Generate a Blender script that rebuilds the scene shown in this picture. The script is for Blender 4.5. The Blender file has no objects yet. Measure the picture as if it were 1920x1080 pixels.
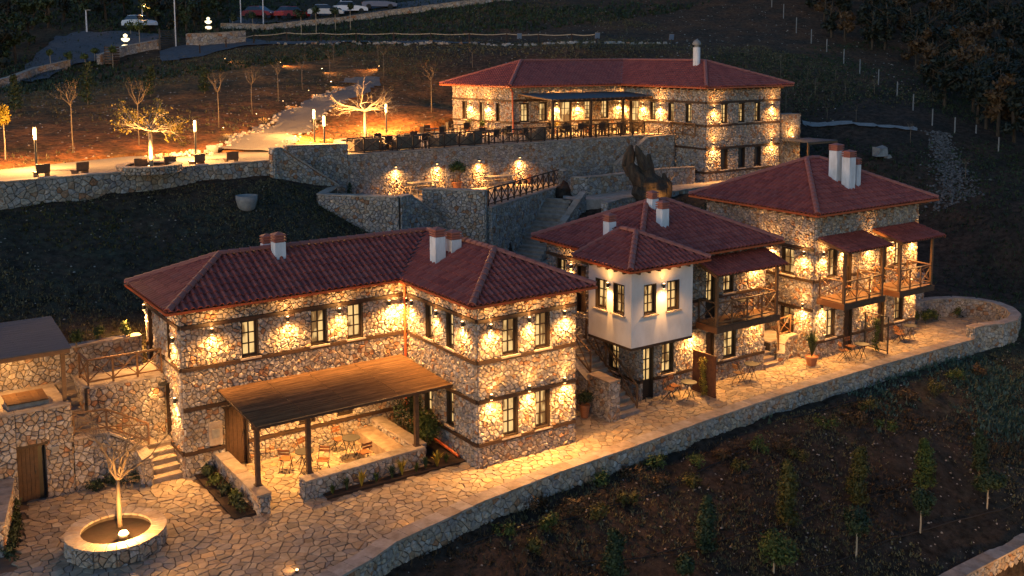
import bpy, math, random
import numpy as np
from mathutils import Vector, Matrix
random.seed(7)
S = bpy.context.scene
COL = S.collection
R = math.radians

# ------------------------------------------------------------------ camera, sky, sun, exposure
YAW, PITCH, ROLL = R(34.3113), R(6.153), R(0.234)
FPX, CX, CY = 1914.84, 960.39, 300.70
CAM = Vector((-17.66908, -28.00127, 14.00552))
_c, _s = math.cos(YAW), math.sin(YAW)
def _w(x, y, z): return Vector((x * _c + y * _s, -x * _s + y * _c, z))
fwd = _w(0, math.cos(PITCH), -math.sin(PITCH))
up0 = _w(0, math.sin(PITCH), math.cos(PITCH))
rt0 = _w(1, 0, 0)
rt = rt0 * math.cos(ROLL) - up0 * math.sin(ROLL)
up = rt0 * math.sin(ROLL) + up0 * math.cos(ROLL)
cd = bpy.data.cameras.new('camera'); cam = bpy.data.objects.new('camera', cd); COL.objects.link(cam)
M = Matrix.Identity(4)
for i in range(3):
    M[i][0] = rt[i]; M[i][1] = up[i]; M[i][2] = -fwd[i]; M[i][3] = CAM[i]
cam.matrix_world = M
cd.sensor_width = 36; cd.lens = FPX / 1920 * 36
cd.shift_x = -(CX - 960) / 1920; cd.shift_y = (CY - 540) / 1920
cd.clip_end = 900; cd.clip_start = .5
S.camera = cam

W = bpy.data.worlds.new('World'); S.world = W; W.use_nodes = True
wn = W.node_tree.nodes; wn.clear()
sky = wn.new('ShaderNodeTexSky'); sky.sky_type = 'NISHITA'; sky.sun_disc = False
SUN_EL, SUN_ROT = R(9), R(250)
sky.sun_elevation = SUN_EL; sky.sun_rotation = SUN_ROT; sky.air_density = 1.0; sky.ozone_density = 4.0; sky.dust_density = .3
bg = wn.new('ShaderNodeBackground'); bg.inputs['Strength'].default_value = .15
wo = wn.new('ShaderNodeOutputWorld')
W.node_tree.links.new(sky.outputs[0], bg.inputs['Color']); W.node_tree.links.new(bg.outputs[0], wo.inputs['Surface'])
sd = bpy.data.lights.new('sun', 'SUN'); sd.energy = .22; sd.angle = R(40); sd.color = (1, .90, .82)
sun = bpy.data.objects.new('sun', sd); COL.objects.link(sun)
sun.rotation_euler = (math.pi / 2 - SUN_EL, 0, -SUN_ROT + math.pi)
S.view_settings.view_transform = 'Standard'; S.view_settings.look = 'None'
S.view_settings.exposure = .35; S.view_settings.gamma = 1; S.view_settings.use_curve_mapping = False
S.cycles.use_denoising = True
S.cycles.max_bounces = 5; S.cycles.diffuse_bounces = 2; S.cycles.glossy_bounces = 2
S.cycles.sample_clamp_indirect = 3; S.cycles.use_light_tree = True
WARM = (1.0, .475, .13)

# ------------------------------------------------------------------ materials
def mat(name, col, rough=.85, var=None, scale=4.0, bump=0, bscale=30, attr=None, metal=0, spec=.3, stretch=None):
    """col: base colour; var: second colour mixed by noise; attr: colour ramp driven by the piece's own 'tint'"""
    m = bpy.data.materials.new(name); m.use_nodes = True
    n = m.node_tree.nodes; l = m.node_tree.links
    b = n['Principled BSDF']; b.inputs['Roughness'].default_value = rough; b.inputs['Metallic'].default_value = metal
    b.inputs['Specular IOR Level'].default_value = spec
    tc = n.new('ShaderNodeTexCoord'); src = tc.outputs['Object']
    if stretch:
        mp = n.new('ShaderNodeMapping'); mp.inputs['Scale'].default_value = stretch
        l.new(src, mp.inputs[0]); src = mp.outputs[0]
    out = None
    if attr:
        a = n.new('ShaderNodeAttribute'); a.attribute_name = 'tint'
        r = n.new('ShaderNodeValToRGB'); e = r.color_ramp.elements
        r.color_ramp.interpolation = 'LINEAR'
        e[0].position = attr[0][0]; e[0].color = (*attr[0][1], 1)
        e[1].position = attr[-1][0]; e[1].color = (*attr[-1][1], 1)
        for p, cc in attr[1:-1]:
            x = e.new(p); x.color = (*cc, 1)
        l.new(a.outputs['Fac'], r.inputs[0]); out = r.outputs[0]
    if var or attr:
        nz = n.new('ShaderNodeTexNoise'); nz.inputs['Scale'].default_value = scale; nz.inputs['Detail'].default_value = 6
        nz.inputs['Roughness'].default_value = .65
        l.new(src, nz.inputs['Vector'])
        mx = n.new('ShaderNodeMix'); mx.data_type = 'RGBA'
        rr = n.new('ShaderNodeMapRange'); rr.inputs['From Min'].default_value = .35; rr.inputs['From Max'].default_value = .65
        l.new(nz.outputs['Fac'], rr.inputs['Value']); l.new(rr.outputs[0], mx.inputs['Factor'])
        if attr:
            mul = n.new('ShaderNodeMix'); mul.data_type = 'RGBA'; mul.blend_type = 'MULTIPLY'; mul.inputs['Factor'].default_value = 1
            l.new(out, mul.inputs['A']); v = var or (.6, .55, .5); mx.inputs['A'].default_value = (1.15, 1.15, 1.15, 1); mx.inputs['B'].default_value = (*v, 1)
            l.new(mx.outputs['Result'], mul.inputs['B']); out = mul.outputs['Result']
        else:
            mx.inputs['A'].default_value = (*col, 1); mx.inputs['B'].default_value = (*var, 1); out = mx.outputs['Result']
    if out: l.new(out, b.inputs['Base Color'])
    else: b.inputs['Base Color'].default_value = (*col, 1)
    if bump:
        nb = n.new('ShaderNodeTexNoise'); nb.inputs['Scale'].default_value = bscale; nb.inputs['Detail'].default_value = 4
        l.new(src, nb.inputs['Vector'])
        bp = n.new('ShaderNodeBump'); bp.inputs['Strength'].default_value = bump; bp.inputs['Distance'].default_value = .03
        l.new(nb.outputs['Fac'], bp.inputs['Height']); l.new(bp.outputs[0], b.inputs['Normal'])
    return m
def emat(name, col, strength, var=None, scale=3, base=(.2, .15, .1)):
    m = bpy.data.materials.new(name); m.use_nodes = True
    n = m.node_tree.nodes; l = m.node_tree.links; b = n['Principled BSDF']
    b.inputs['Base Color'].default_value = (*base, 1); b.inputs['Roughness'].default_value = .25
    b.inputs['Emission Color'].default_value = (*col, 1); b.inputs['Emission Strength'].default_value = strength
    if var:
        tc = n.new('ShaderNodeTexCoord'); mp = n.new('ShaderNodeMapping'); mp.inputs['Scale'].default_value = (1, 1, .35)
        nz = n.new('ShaderNodeTexNoise'); nz.inputs['Scale'].default_value = scale; nz.inputs['Detail'].default_value = 3
        l.new(tc.outputs['Object'], mp.inputs[0]); l.new(mp.outputs[0], nz.inputs['Vector'])
        r = n.new('ShaderNodeValToRGB'); e = r.color_ramp.elements
        e[0].position = .44; e[0].color = (*var, 1); e[1].position = .50; e[1].color = (*[c_ * .75 for c_ in col], 1); e.new(.62).color = (*col, 1)
        l.new(nz.outputs['Fac'], r.inputs[0]); l.new(r.outputs[0], b.inputs['Emission Color'])
    return m
STONE_RAMP = [(0, (.27, .25, .23)), (.18, (.44, .41, .37)), (.34, (.31, .25, .185)), (.5, (.50, .43, .34)), (.64, (.24, .22, .21)), (.78, (.42, .35, .26)), (.9, (.36, .25, .16)), (1, (.33, .165, .085))]
MS = mat('rubble_stone', (.4, .35, .3), .85, attr=STONE_RAMP, scale=9, var=(.55, .52, .5), bump=.6, bscale=16, spec=.25)
MORTAR = mat('mortar', (.085, .066, .05), .95, var=(.045, .036, .028), scale=6)
CAP = mat('cap_stone', (.32, .27, .21), .8, attr=[(0, (.27, .23, .19)), (.5, (.37, .31, .25)), (1, (.31, .23, .16))], scale=3, var=(.7, .66, .62), bump=.3)
FLAG = mat('flagstone', (.4, .33, .24), .7, attr=[(0, (.21, .17, .125)), (.3, (.40, .32, .22)), (.6, (.30, .225, .15)), (.85, (.24, .215, .19)), (1, (.43, .30, .17))], scale=3, var=(.72, .68, .62), bump=.25, bscale=14, spec=.3)
JOINT = mat('paving_joint', (.13, .085, .052), .95, var=(.10, .07, .05), scale=5)
TIMBER = mat('dark_timber', (.055, .030, .017), .6, var=(.035, .02, .012), scale=6, stretch=(1, 1, .3), spec=.35)
RAILW = mat('railing_timber', (.17, .085, .035), .55, var=(.11, .055, .025), scale=7, spec=.4)
RAFT = mat('rafter_timber', (.10, .055, .03), .6, var=(.06, .035, .02), scale=7)
WINF = mat('window_timber', (.035, .022, .014), .5, spec=.4)
ROOF = mat('roof_tile', (.20, .045, .04), .55, attr=[(0, (.21, .046, .034)), (.5, (.28, .064, .045)), (.85, (.33, .082, .055)), (1, (.24, .07, .055))], scale=5, var=(.85, .83, .83), spec=.35)
RIDGE = mat('ridge_tile', (.36, .12, .085), .6, var=(.27, .085, .06), scale=4)
ROOFU = mat('roof_deck', (.10, .05, .03), .8)
GUT = mat('gutter_paint', (.42, .085, .025), .35, spec=.5)
PLASTER = mat('white_plaster', (.66, .63, .60), .85, var=(.55, .51, .47), scale=1.6, bump=.22, bscale=7, stretch=(1, 1, .45))
REED = mat('reed', (.125, .063, .024), .8, attr=[(0, (.11, .055, .021)), (.5, (.155, .08, .03)), (1, (.20, .105, .042))], var=(.5, .48, .45), scale=14, stretch=(.12, 2.4, 1), bump=.5, bscale=20)
GREYB = mat('weathered_board', (.10, .10, .105), .8, var=(.065, .066, .07), scale=9, stretch=(.15, 2, 1), bump=.3)
PANE = emat('lit_pane', (1, .62, .23), .85, var=(.22, .11, .035), scale=2.6, base=(.03, .025, .02))
DPANE = mat('dark_pane', (.03, .03, .035), .15, spec=.6)
BULB = emat('lamp_bulb', (1, .56, .2), 9)
TUBE = emat('lamp_tube', (1, .55, .2), 6)
DARKM = mat('dark_metal', (.03, .028, .026), .45, spec=.5)
RUST = mat('rust_steel', (.16, .06, .025), .7, var=(.09, .035, .018), scale=5)
SOIL = mat('soil', (.05, .028, .018), .95, var=(.028, .02, .013), scale=1.3, bump=.9, bscale=5)
CONC = mat('concrete', (.26, .255, .24), .85, var=(.17, .165, .155), scale=4, bump=.15)
GRAVEL = mat('gravel', (.20, .175, .145), .95, var=(.12, .105, .09), scale=22, bump=.6, bscale=40)
ASPH = mat('asphalt', (.10, .10, .105), .9, var=(.06, .06, .065), scale=3)
BARK = mat('bark', (.20, .15, .10), .9, var=(.12, .085, .055), scale=9, stretch=(1, 1, .25), bump=.6)
PALEB = mat('pale_bark', (.42, .34, .24), .85, var=(.30, .24, .16), scale=7, stretch=(1, 1, .3))
DBARK = mat('charred_bark', (.075, .055, .035), .95, var=(.03, .022, .016), scale=5, stretch=(1, 1, .25), bump=1, bscale=12)
def leafm(name, a, b): return mat(name, a, .65, attr=[(0, a), (1, b)], scale=4, var=(.7, .75, .6))
LG = leafm('green_leaf', (.030, .050, .012), (.10, .12, .025))
LD = leafm('dark_leaf', (.018, .030, .014), (.045, .065, .025))
LY = leafm('yellow_leaf', (.17, .13, .015), (.42, .28, .035))
LO = leafm('olive_leaf', (.045, .042, .010), (.11, .09, .018))
LB = leafm('bluish_leaf', (.035, .065, .045), (.09, .13, .10))
LBR = leafm('dry_leaf', (.06, .03, .014), (.11, .065, .03))
LF = leafm('forest_leaf', (.010, .014, .010), (.026, .032, .022))
TERRA = mat('terracotta', (.38, .16, .07), .7, var=(.30, .12, .05), scale=5)
BISTRO = mat('slatted_orange_wood', (.21, .085, .032), .55)
WHITE = mat('white_paint', (.70, .70, .71), .75, var=(.50, .50, .50), scale=3.5, bump=.15, stretch=(1, 1, .3))
GLASSK = mat('car_glass', (.02, .025, .03), .1, spec=.7)
RUBBER = mat('rubber', (.02, .02, .02), .8)

# ------------------------------------------------------------------ mesh helpers
def V3(*a): return Vector(a)
def link(o, parent=None):
    COL.objects.link(o)
    if parent is not None: o.parent = parent
    return o
def tag(o, label=None, cat=None, group=None, kind=None):
    if label: o['label'] = label
    if cat: o['category'] = cat
    if group: o['group'] = group
    if kind: o['kind'] = kind
    return o
def empty(name, loc, label=None, cat=None, group=None, rz=0):
    o = bpy.data.objects.new(name, None); link(o); o.location = loc; o.rotation_euler = (0, 0, rz); o.empty_display_size = .1
    return tag(o, label, cat, group)
class MB:
    def __init__(s): s.v = []; s.f = []; s.t = []; s.m = []
    def add(s, vs, fs, tint=None, mi=0):
        b = len(s.v); s.v += [tuple(x) for x in vs]
        t = random.random() if tint is None else tint
        for f in fs: s.f.append([b + i for i in f]); s.t.append(t); s.m.append(mi)
        return s
    def box(s, x0, x1, y0, y1, z0, z1, tint=None, mi=0):
        vs = [(x, y, z) for z in (z0, z1) for y in (y0, y1) for x in (x0, x1)]
        return s.add(vs, [(0, 2, 3, 1), (4, 5, 7, 6), (0, 1, 5, 4), (2, 6, 7, 3), (0, 4, 6, 2), (1, 3, 7, 5)], tint, mi)
    def obox(s, O, ex, ey, ez, a0, a1, b0, b1, c0, c1, tint=None, mi=0):
        vs = [O + ex * a + ey * b + ez * c for c in (c0, c1) for b in (b0, b1) for a in (a0, a1)]
        return s.add(vs, [(0, 2, 3, 1), (4, 5, 7, 6), (0, 1, 5, 4), (2, 6, 7, 3), (0, 4, 6, 2), (1, 3, 7, 5)], tint, mi)
    def bar(s, p, q, w, h=None, tint=None, mi=0):
        h = h or w; p = Vector(p); q = Vector(q); d = (q - p)
        if d.length < 1e-5: return s
        d.normalize(); a = Vector((0, 0, 1)) if abs(d.z) < .95 else Vector((1, 0, 0))
        sx = d.cross(a).normalized(); sy = sx.cross(d).normalized()
        vs = [e + sx * i * w / 2 + sy * j * h / 2 for e in (p, q) for j in (-1, 1) for i in (-1, 1)]
        return s.add(vs, [(0, 2, 3, 1), (4, 5, 7, 6), (0, 1, 5, 4), (2, 6, 7, 3), (0, 4, 6, 2), (1, 3, 7, 5)], tint, mi)
    def tube(s, pts, rads, n=7, tint=None, mi=0, cap=True):
        pts = [Vector(p) for p in pts]; rings = []
        if not hasattr(rads, '__len__'): rads = [rads] * len(pts)
        vs = []
        for i, p in enumerate(pts):
            d = (pts[min(i + 1, len(pts) - 1)] - pts[max(i - 1, 0)]).normalized()
            a = Vector((0, 0, 1)) if abs(d.z) < .9 else Vector((1, 0, 0))
            x = d.cross(a).normalized(); y = x.cross(d)
            if i and x.dot(px) < 0: x = -x; y = -y
            px = x
            vs += [p + (x * math.cos(k * 2 * math.pi / n) + y * math.sin(k * 2 * math.pi / n)) * rads[i] for k in range(n)]
        fs = [(i * n + k, i * n + (k + 1) % n, (i + 1) * n + (k + 1) % n, (i + 1) * n + k) for i in range(len(pts) - 1) for k in range(n)]
        if cap: fs += [tuple(range(n))[::-1], tuple(range((len(pts) - 1) * n, len(pts) * n))]
        return s.add(vs, fs, tint, mi)
    def lathe(s, O, prof, n=16, tint=None, mi=0):
        O = Vector(O); vs = []
        for r, z in prof: vs += [O + Vector((r * math.cos(k * 2 * math.pi / n), r * math.sin(k * 2 * math.pi / n), z)) for k in range(n)]
        fs = [(i * n + k, i * n + (k + 1) % n, (i + 1) * n + (k + 1) % n, (i + 1) * n + k) for i in range(len(prof) - 1) for k in range(n)]
        if prof[-1][0] > 1e-4: fs.append(tuple(range((len(prof) - 1) * n, len(prof) * n)))
        if prof[0][0] > 1e-4: fs.append(tuple(range(n))[::-1])
        return s.add(vs, fs, tint, mi)
    def mesh(s, name, mats):
        me = bpy.data.meshes.new(name); me.from_pydata(s.v, [], s.f)
        for m in (mats if isinstance(mats, (list, tuple)) else [mats]): me.materials.append(m)
        if len(s.f):
            a = me.attributes.new('tint', 'FLOAT', 'FACE'); a.data.foreach_set('value', s.t)
            if any(s.m): me.polygons.foreach_set('material_index', s.m)
        me.update(); return me
    def build(s, name, mats, parent=None, smooth=False, **kw):
        me = s.mesh(name, mats)
        if smooth: me.polygons.foreach_set('use_smooth', [True] * len(me.polygons))
        o = link(bpy.data.objects.new(name, me), parent)
        if parent is not None and parent.type == 'EMPTY':
            o.matrix_parent_inverse = (Matrix.Translation(parent.location) @ Matrix.Rotation(parent.rotation_euler.z, 4, 'Z')).inverted()
        elif parent is not None:
            o.matrix_parent_inverse = Matrix.Identity(4)
        return tag(o, **kw)
def copy_tree(o, parent=None):
    c = o.copy(); COL.objects.link(c)
    if parent is not None: c.parent = parent
    for ch in list(o.children): copy_tree(ch, c)
    return c

# ------------------------------------------------------------------ irregular stones
def clip(poly, a, b, c):
    """keep a*x+b*y<=c"""
    out = []; n = len(poly)
    for i in range(n):
        p, q = poly[i], poly[(i + 1) % n]
        dp = a * p[0] + b * p[1] - c; dq = a * q[0] + b * q[1] - c
        if dp <= 0: out.append(p)
        if (dp < 0 < dq) or (dq < 0 < dp):
            t = dp / (dp - dq); out.append((p[0] + (q[0] - p[0]) * t, p[1] + (q[1] - p[1]) * t))
    return out
def area(p): return .5 * abs(sum(p[i][0] * p[(i + 1) % len(p)][1] - p[(i + 1) % len(p)][0] * p[i][1] for i in range(len(p))))
def cells(region, sx, sy, gap, holes=(), jit=.47, rnd=None):
    """irregular cells filling the convex region, clear of the rectangular holes"""
    rnd = rnd or random
    x0 = min(p[0] for p in region); x1 = max(p[0] for p in region); y0 = min(p[1] for p in region); y1 = max(p[1] for p in region)
    nx = max(1, round((x1 - x0) / sx)); ny = max(1, round((y1 - y0) / sy)); dx = (x1 - x0) / nx; dy = (y1 - y0) / ny
    sites = {}
    for j in range(-1, ny + 1):
        off = .5 if j % 2 else 0
        for i in range(-2, nx + 2):
            sites[i, j] = (x0 + (i + .25 + off + rnd.uniform(-jit, jit)) * dx, y0 + (j + .5 + rnd.uniform(-jit, jit)) * dy, rnd.uniform(.65, 1.35))
    edges = []
    n = len(region); ar = sum(region[i][0] * region[(i + 1) % n][1] - region[(i + 1) % n][0] * region[i][1] for i in range(n))
    for i in range(n):
        p, q = region[i], region[(i + 1) % n]; ex, ey = q[0] - p[0], q[1] - p[1]
        L = math.hypot(ex, ey)
        if L < 1e-6: continue
        a, b = (ey / L, -ex / L) if ar > 0 else (-ey / L, ex / L)
        edges.append((a, b, a * p[0] + b * p[1] - gap * .3))
    out = []
    for (i, j), s in sites.items():
        po = [(s[0] - 2 * dx, s[1] - 2 * dy), (s[0] + 2 * dx, s[1] - 2 * dy), (s[0] + 2 * dx, s[1] + 2 * dy), (s[0] - 2 * dx, s[1] + 2 * dy)]
        for a, b, c in edges:
            po = clip(po, a, b, c)
            if len(po) < 3: break
        if len(po) < 3: continue
        for dj in (-2, -1, 0, 1, 2):
            for di in (-2, -1, 0, 1, 2):
                t = sites.get((i + di, j + dj))
                if t is None or (di == 0 and dj == 0): continue
                vx, vy = t[0] - s[0], t[1] - s[1]; L = math.hypot(vx, vy)
                if L < 1e-6: continue
                vx /= L; vy /= L
                po = clip(po, vx, vy, vx * s[0] + vy * s[1] + L * .5 * (s[2] / (.5 * (s[2] + t[2]))) * .5 + L * .25 - gap / 2)
                if len(po) < 3: break
            if len(po) < 3: break
        if len(po) < 3: continue
        for hx0, hx1, hy0, hy1 in holes:
            bx0 = min(p[0] for p in po); bx1 = max(p[0] for p in po); by0 = min(p[1] for p in po); by1 = max(p[1] for p in po)
            if bx0 < hx1 and bx1 > hx0 and by0 < hy1 and by1 > hy0:
                c4 = [clip(po, 1, 0, hx0 - .008), clip(po, -1, 0, -hx1 - .008), clip(po, 0, 1, hy0 - .008), clip(po, 0, -1, -hy1 - .008)]
                po = max(c4, key=lambda q: area(q) if len(q) > 2 else 0)
                if len(po) < 3: break
        if len(po) >= 3 and area(po) > sx * sy * .05: out.append(po)
    return out
def stone_geo(po, O, ex, ey, n, h, steps=2, rnd=random):
    cx = sum(p[0] for p in po) / len(po); cy = sum(p[1] for p in po) / len(po); k = len(po)
    prof = ((1, 0), (.93, .6), (.70, 1)) if steps == 2 else (((1, 0), (.93, 1)) if steps == 1 else ((1, 0), (.985, .7), (.93, 1)))
    vs = []; tx, ty = rnd.uniform(-.45, .45), rnd.uniform(-.45, .45)
    R0 = max(math.sqrt(area(po)), .05)
    for sc, hh in prof:
        for p in po:
            x = cx + (p[0] - cx) * sc; y = cy + (p[1] - cy) * sc
            z = h * hh * (1 + (tx * (x - cx) + ty * (y - cy)) / R0 + (rnd.uniform(-.3, .3) if hh and steps == 2 else 0))
            vs.append(O + ex * x + ey * y + n * z)
    fs = [(r * k + i, r * k + (i + 1) % k, (r + 1) * k + (i + 1) % k, (r + 1) * k + i) for r in range(len(prof) - 1) for i in range(k)]
    fs.append(tuple(range((len(prof) - 1) * k, len(prof) * k)))
    return vs, fs
class Stones:
    """collects the stones of one thing; the 300 showing largest become objects of their own, the rest one joined part"""
    def __init__(s): s.items = []
    def face(s, O, ex, ey, n, region, sx=.25, sy=.17, gap=.014, holes=(), h=(.03, .075), steps=2, tints=None, rnd=random):
        O = Vector(O); flip = ex.cross(ey).dot(n) < 0
        for po in cells(region, sx, sy, gap, holes, rnd=rnd):
            a2 = sum(po[i][0] * po[(i + 1) % len(po)][1] - po[(i + 1) % len(po)][0] * po[i][1] for i in range(len(po)))
            if (a2 < 0) != flip: po = po[::-1]
            vs, fs = stone_geo(po, O, ex, ey, n, rnd.uniform(*h), steps, rnd)
            c = vs[0]; d = c - CAM; D = d.length
            vis = area(po) / (D * D) * max(-n.dot(d) / D, .0)
            s.items.append((vis, vs, fs, rnd.random()))
        return s
    def build(s, parent, mat_, single=300, name='stone', rest=None):
        s.items.sort(key=lambda t: -t[0])
        for vis, vs, fs, t in s.items[:single]:
            MB().add(vs, fs, t).build(name, mat_, parent)
        if len(s.items) > single:
            m = MB()
            for vis, vs, fs, t in s.items[single:]: m.add(vs, fs, t)
            m.build(rest or name + '_facing', mat_, parent, kind='stuff')
X, Y, Z = Vector((1, 0, 0)), Vector((0, 1, 0)), Vector((0, 0, 1))

# ------------------------------------------------------------------ building pieces
def panel(m, O, ex, n, L, z0, z1, opens, depth=.18, mi=0):
    """a wall face with real openings and their reveals (front at O, n outward)"""
    O = Vector(O)
    xs = sorted({0, L} | {v for o in opens for v in (o[0], o[1])}); zs = sorted({z0, z1} | {v for o in opens for v in (o[2], o[3])})
    xs = [x for x in xs if 0 <= x <= L]; zs = [z for z in zs if z0 <= z <= z1]
    for i in range(len(xs) - 1):
        for j in range(len(zs) - 1):
            a, b, c, d = xs[i], xs[i + 1], zs[j], zs[j + 1]; mx, mz = (a + b) / 2, (c + d) / 2
            if any(o[0] < mx < o[1] and o[2] < mz < o[3] for o in opens): continue
            m.add([O + ex * a + Z * c, O + ex * b + Z * c, O + ex * b + Z * d, O + ex * a + Z * d], [(0, 1, 2, 3)], .5, mi)
    for a, b, c, d in opens:
        P = [O + ex * a + Z * c, O + ex * b + Z * c, O + ex * b + Z * d, O + ex * a + Z * d]
        Q = [p - n * depth for p in P]
        m.add(P + Q, [(0, 4, 5, 1), (1, 5, 6, 2), (2, 6, 7, 3), (3, 7, 4, 0)], .5, mi)
def window(parent, O, ex, n, a, b, c, d, cols=2, rows=3, lit=True, depth=.13, sill=True, small=False, door=False):
    O = Vector(O); m = MB(); w = .055; t = .05
    def bx(x0, x1, z0, z1, y0, y1): m.obox(O, ex, n, Z, x0, x1, y0, y1, z0, z1, .5)
    # reveal lining boards
    bx(a + .002, a + .03, c, d, -depth - .05, .012); bx(b - .03, b - .002, c, d, -depth - .05, .012); bx(a + .03, b - .03, d - .04, d - .002, -depth - .05, .012)
    if not door: bx(a + .03, b - .03, c + .002, c + .03, -depth - .05, .005)
    x0, x1, z0, z1 = a + .03, b - .03, c + .03, d - .04
    bx(x0, x0 + w, z0, z1, -depth - t, -depth + .02); bx(x1 - w, x1, z0, z1, -depth - t, -depth + .02)
    bx(x0 + w, x1 - w, z0, z0 + w, -depth - t, -depth + .02); bx(x0 + w, x1 - w, z1 - w, z1, -depth - t, -depth + .02)
    gx0, gx1, gz0, gz1 = x0 + w, x1 - w, z0 + w, z1 - w
    if door: gz0 = z0 + (z1 - z0) * door; bx(x0 + w, x1 - w, z0 + w, gz0, -depth - t, -depth + .005)
    mw = .024
    for i in range(1, cols):
        xx = gx0 + (gx1 - gx0) * i / cols; bx(xx - mw, xx + mw, gz0, gz1, -depth - t + .005, -depth + .012)
    for j in range(1, rows):
        zz = gz0 + (gz1 - gz0) * j / rows; bx(gx0, gx1, zz - mw * .8, zz + mw * .8, -depth - t + .008, -depth + .009)
    fr = m.build('door' if door else 'window', WINF, parent)
    mt = PANE if lit else DPANE
    if small:
        MB().add([O + ex * x - n * (depth + .03) + Z * z for x, z in ((gx0, gz0), (gx1, gz0), (gx1, gz1), (gx0, gz1))], [(0, 1, 2, 3)]).build('pane', mt, fr)
    else:
        for i in range(cols):
            for j in range(rows):
                xa, xb = gx0 + (gx1 - gx0) * i / cols, gx0 + (gx1 - gx0) * (i + 1) / cols
                za, zb = gz0 + (gz1 - gz0) * j / rows, gz0 + (gz1 - gz0) * (j + 1) / rows
                MB().obox(O, ex, n, Z, xa + .01, xb - .01, -depth - .036, -depth - .03, za + .01, zb - .01).build('pane', mt, fr)
    if sill:
        MB().obox(O, ex, n, Z, a - .07, b + .07, -depth, .10, c - .06, c - .004, .4).build('sill', CAP, fr)
    return fr
def door(parent, O, ex, n, a, b, c, d, mt=None, open_=False, depth=.14):
    O = Vector(O); m = MB(); mt = mt or RAFT
    for x0, x1, z0, z1 in ((a + .002, a + .05, c, d), (b - .05, b - .002, c, d), (a + .05, b - .05, d - .05, d - .002)): m.obox(O, ex, n, Z, x0, x1, -depth - .05, .012, z0, z1, .5)
    fr = m.build('door', WINF, parent)
    k = max(2, round((b - a - .1) / .13))
    for i in range(k):
        x0 = a + .05 + (b - a - .1) * i / k; x1 = a + .05 + (b - a - .1) * (i + 1) / k
        MB().obox(O, ex, n, Z, x0 + .004, x1 - .004, -depth - .04, -depth + .0, c + .01, d - .055).build('plank', mt, fr)
    MB().obox(O, ex, n, Z, b - .14, b - .11, -depth, -depth + .05, c + 1.0, c + 1.12).build('handle', DARKM, fr)
    return fr
def spot(parent, loc, dirv, energy, angle=100, blend=1, rad=.03, name='lamp'):
    d = bpy.data.lights.new(name, 'SPOT'); d.energy = energy; d.spot_size = R(angle); d.spot_blend = blend; d.color = WARM; d.shadow_soft_size = rad
    o = bpy.data.objects.new(name, d); COL.objects.link(o)
    o.matrix_world = Matrix.Translation(loc) @ Vector(dirv).to_track_quat('-Z', 'Y').to_matrix().to_4x4()
    if parent is not None:
        o.parent = parent; o.matrix_parent_inverse = (Matrix.Translation(parent.location) @ Matrix.Rotation(parent.rotation_euler.z, 4, 'Z')).inverted() if parent.type == 'EMPTY' else Matrix.Identity(4)
    return o
def fixture(parent, O, ex, n, s, z, e=1.0, upon=True, down=True, updown=(58, 62)):
    """up and down wall light: housing with a lens at each end"""
    O = Vector(O); P = O + ex * s + n * .115 + Z * z
    m = MB().obox(P, ex, n, Z, -.04, .04, -.12, -.045, -.03, .03, .5)
    m.lathe(P - Z * .09, [(.045, 0), (.05, .01), (.05, .17), (.045, .18)], 10, .5)
    fr = m.build('wall_light', DARKM, parent)
    b = MB()
    if upon: b.lathe(P + Z * .092, [(.04, 0), (.04, .012)], 10)
    if down: b.lathe(P - Z * .104, [(.04, 0), (.04, .012)], 10)
    b.build('bulb', BULB, fr)
    if upon:
        spot(fr, P + Z * .12, Z * 1 - n * .06, 40 * e, 70, 1)
        spot(fr, P + Z * .10 + n * .5, Z * 1 - n * .55, 88 * e, 145, 1, .1)  # wide fill spot added off the wall, beyond the housing, to wash stone evenly
    if down:
        spot(fr, P - Z * .12, -Z - n * .05, 70 * e, 60, 1)
        spot(fr, P - Z * .10 + n * .6, -Z - n * .48, 118 * e, 145, 1, .1)  # added fill spot floating clear of the housing, spreads the downward wash
        spot(fr, P - Z * .13 + n * .1, -Z + n * .25, 340 * e, 165, 1, .06)
def clip_line(poly, axis_pt, d, s):
    """interval of t where point axis_pt+d*t ... inside convex 2D poly at offset s (poly in (x,y) with x=along eave)"""
    ts = []
    n = len(poly)
    for i in range(n):
        p, q = poly[i], poly[(i + 1) % n]
        if (p[0] - s) * (q[0] - s) < 0:
            k = (s - p[0]) / (q[0] - p[0]); ts.append(p[1] + (q[1] - p[1]) * k)
    return (min(ts), max(ts)) if len(ts) >= 2 else None
PROF = [(0, .0), (.10, .45), (.26, .92), (.42, .92), (.58, .45), (.68, .0), (.84, -.12), (1.0, 0)]
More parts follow.
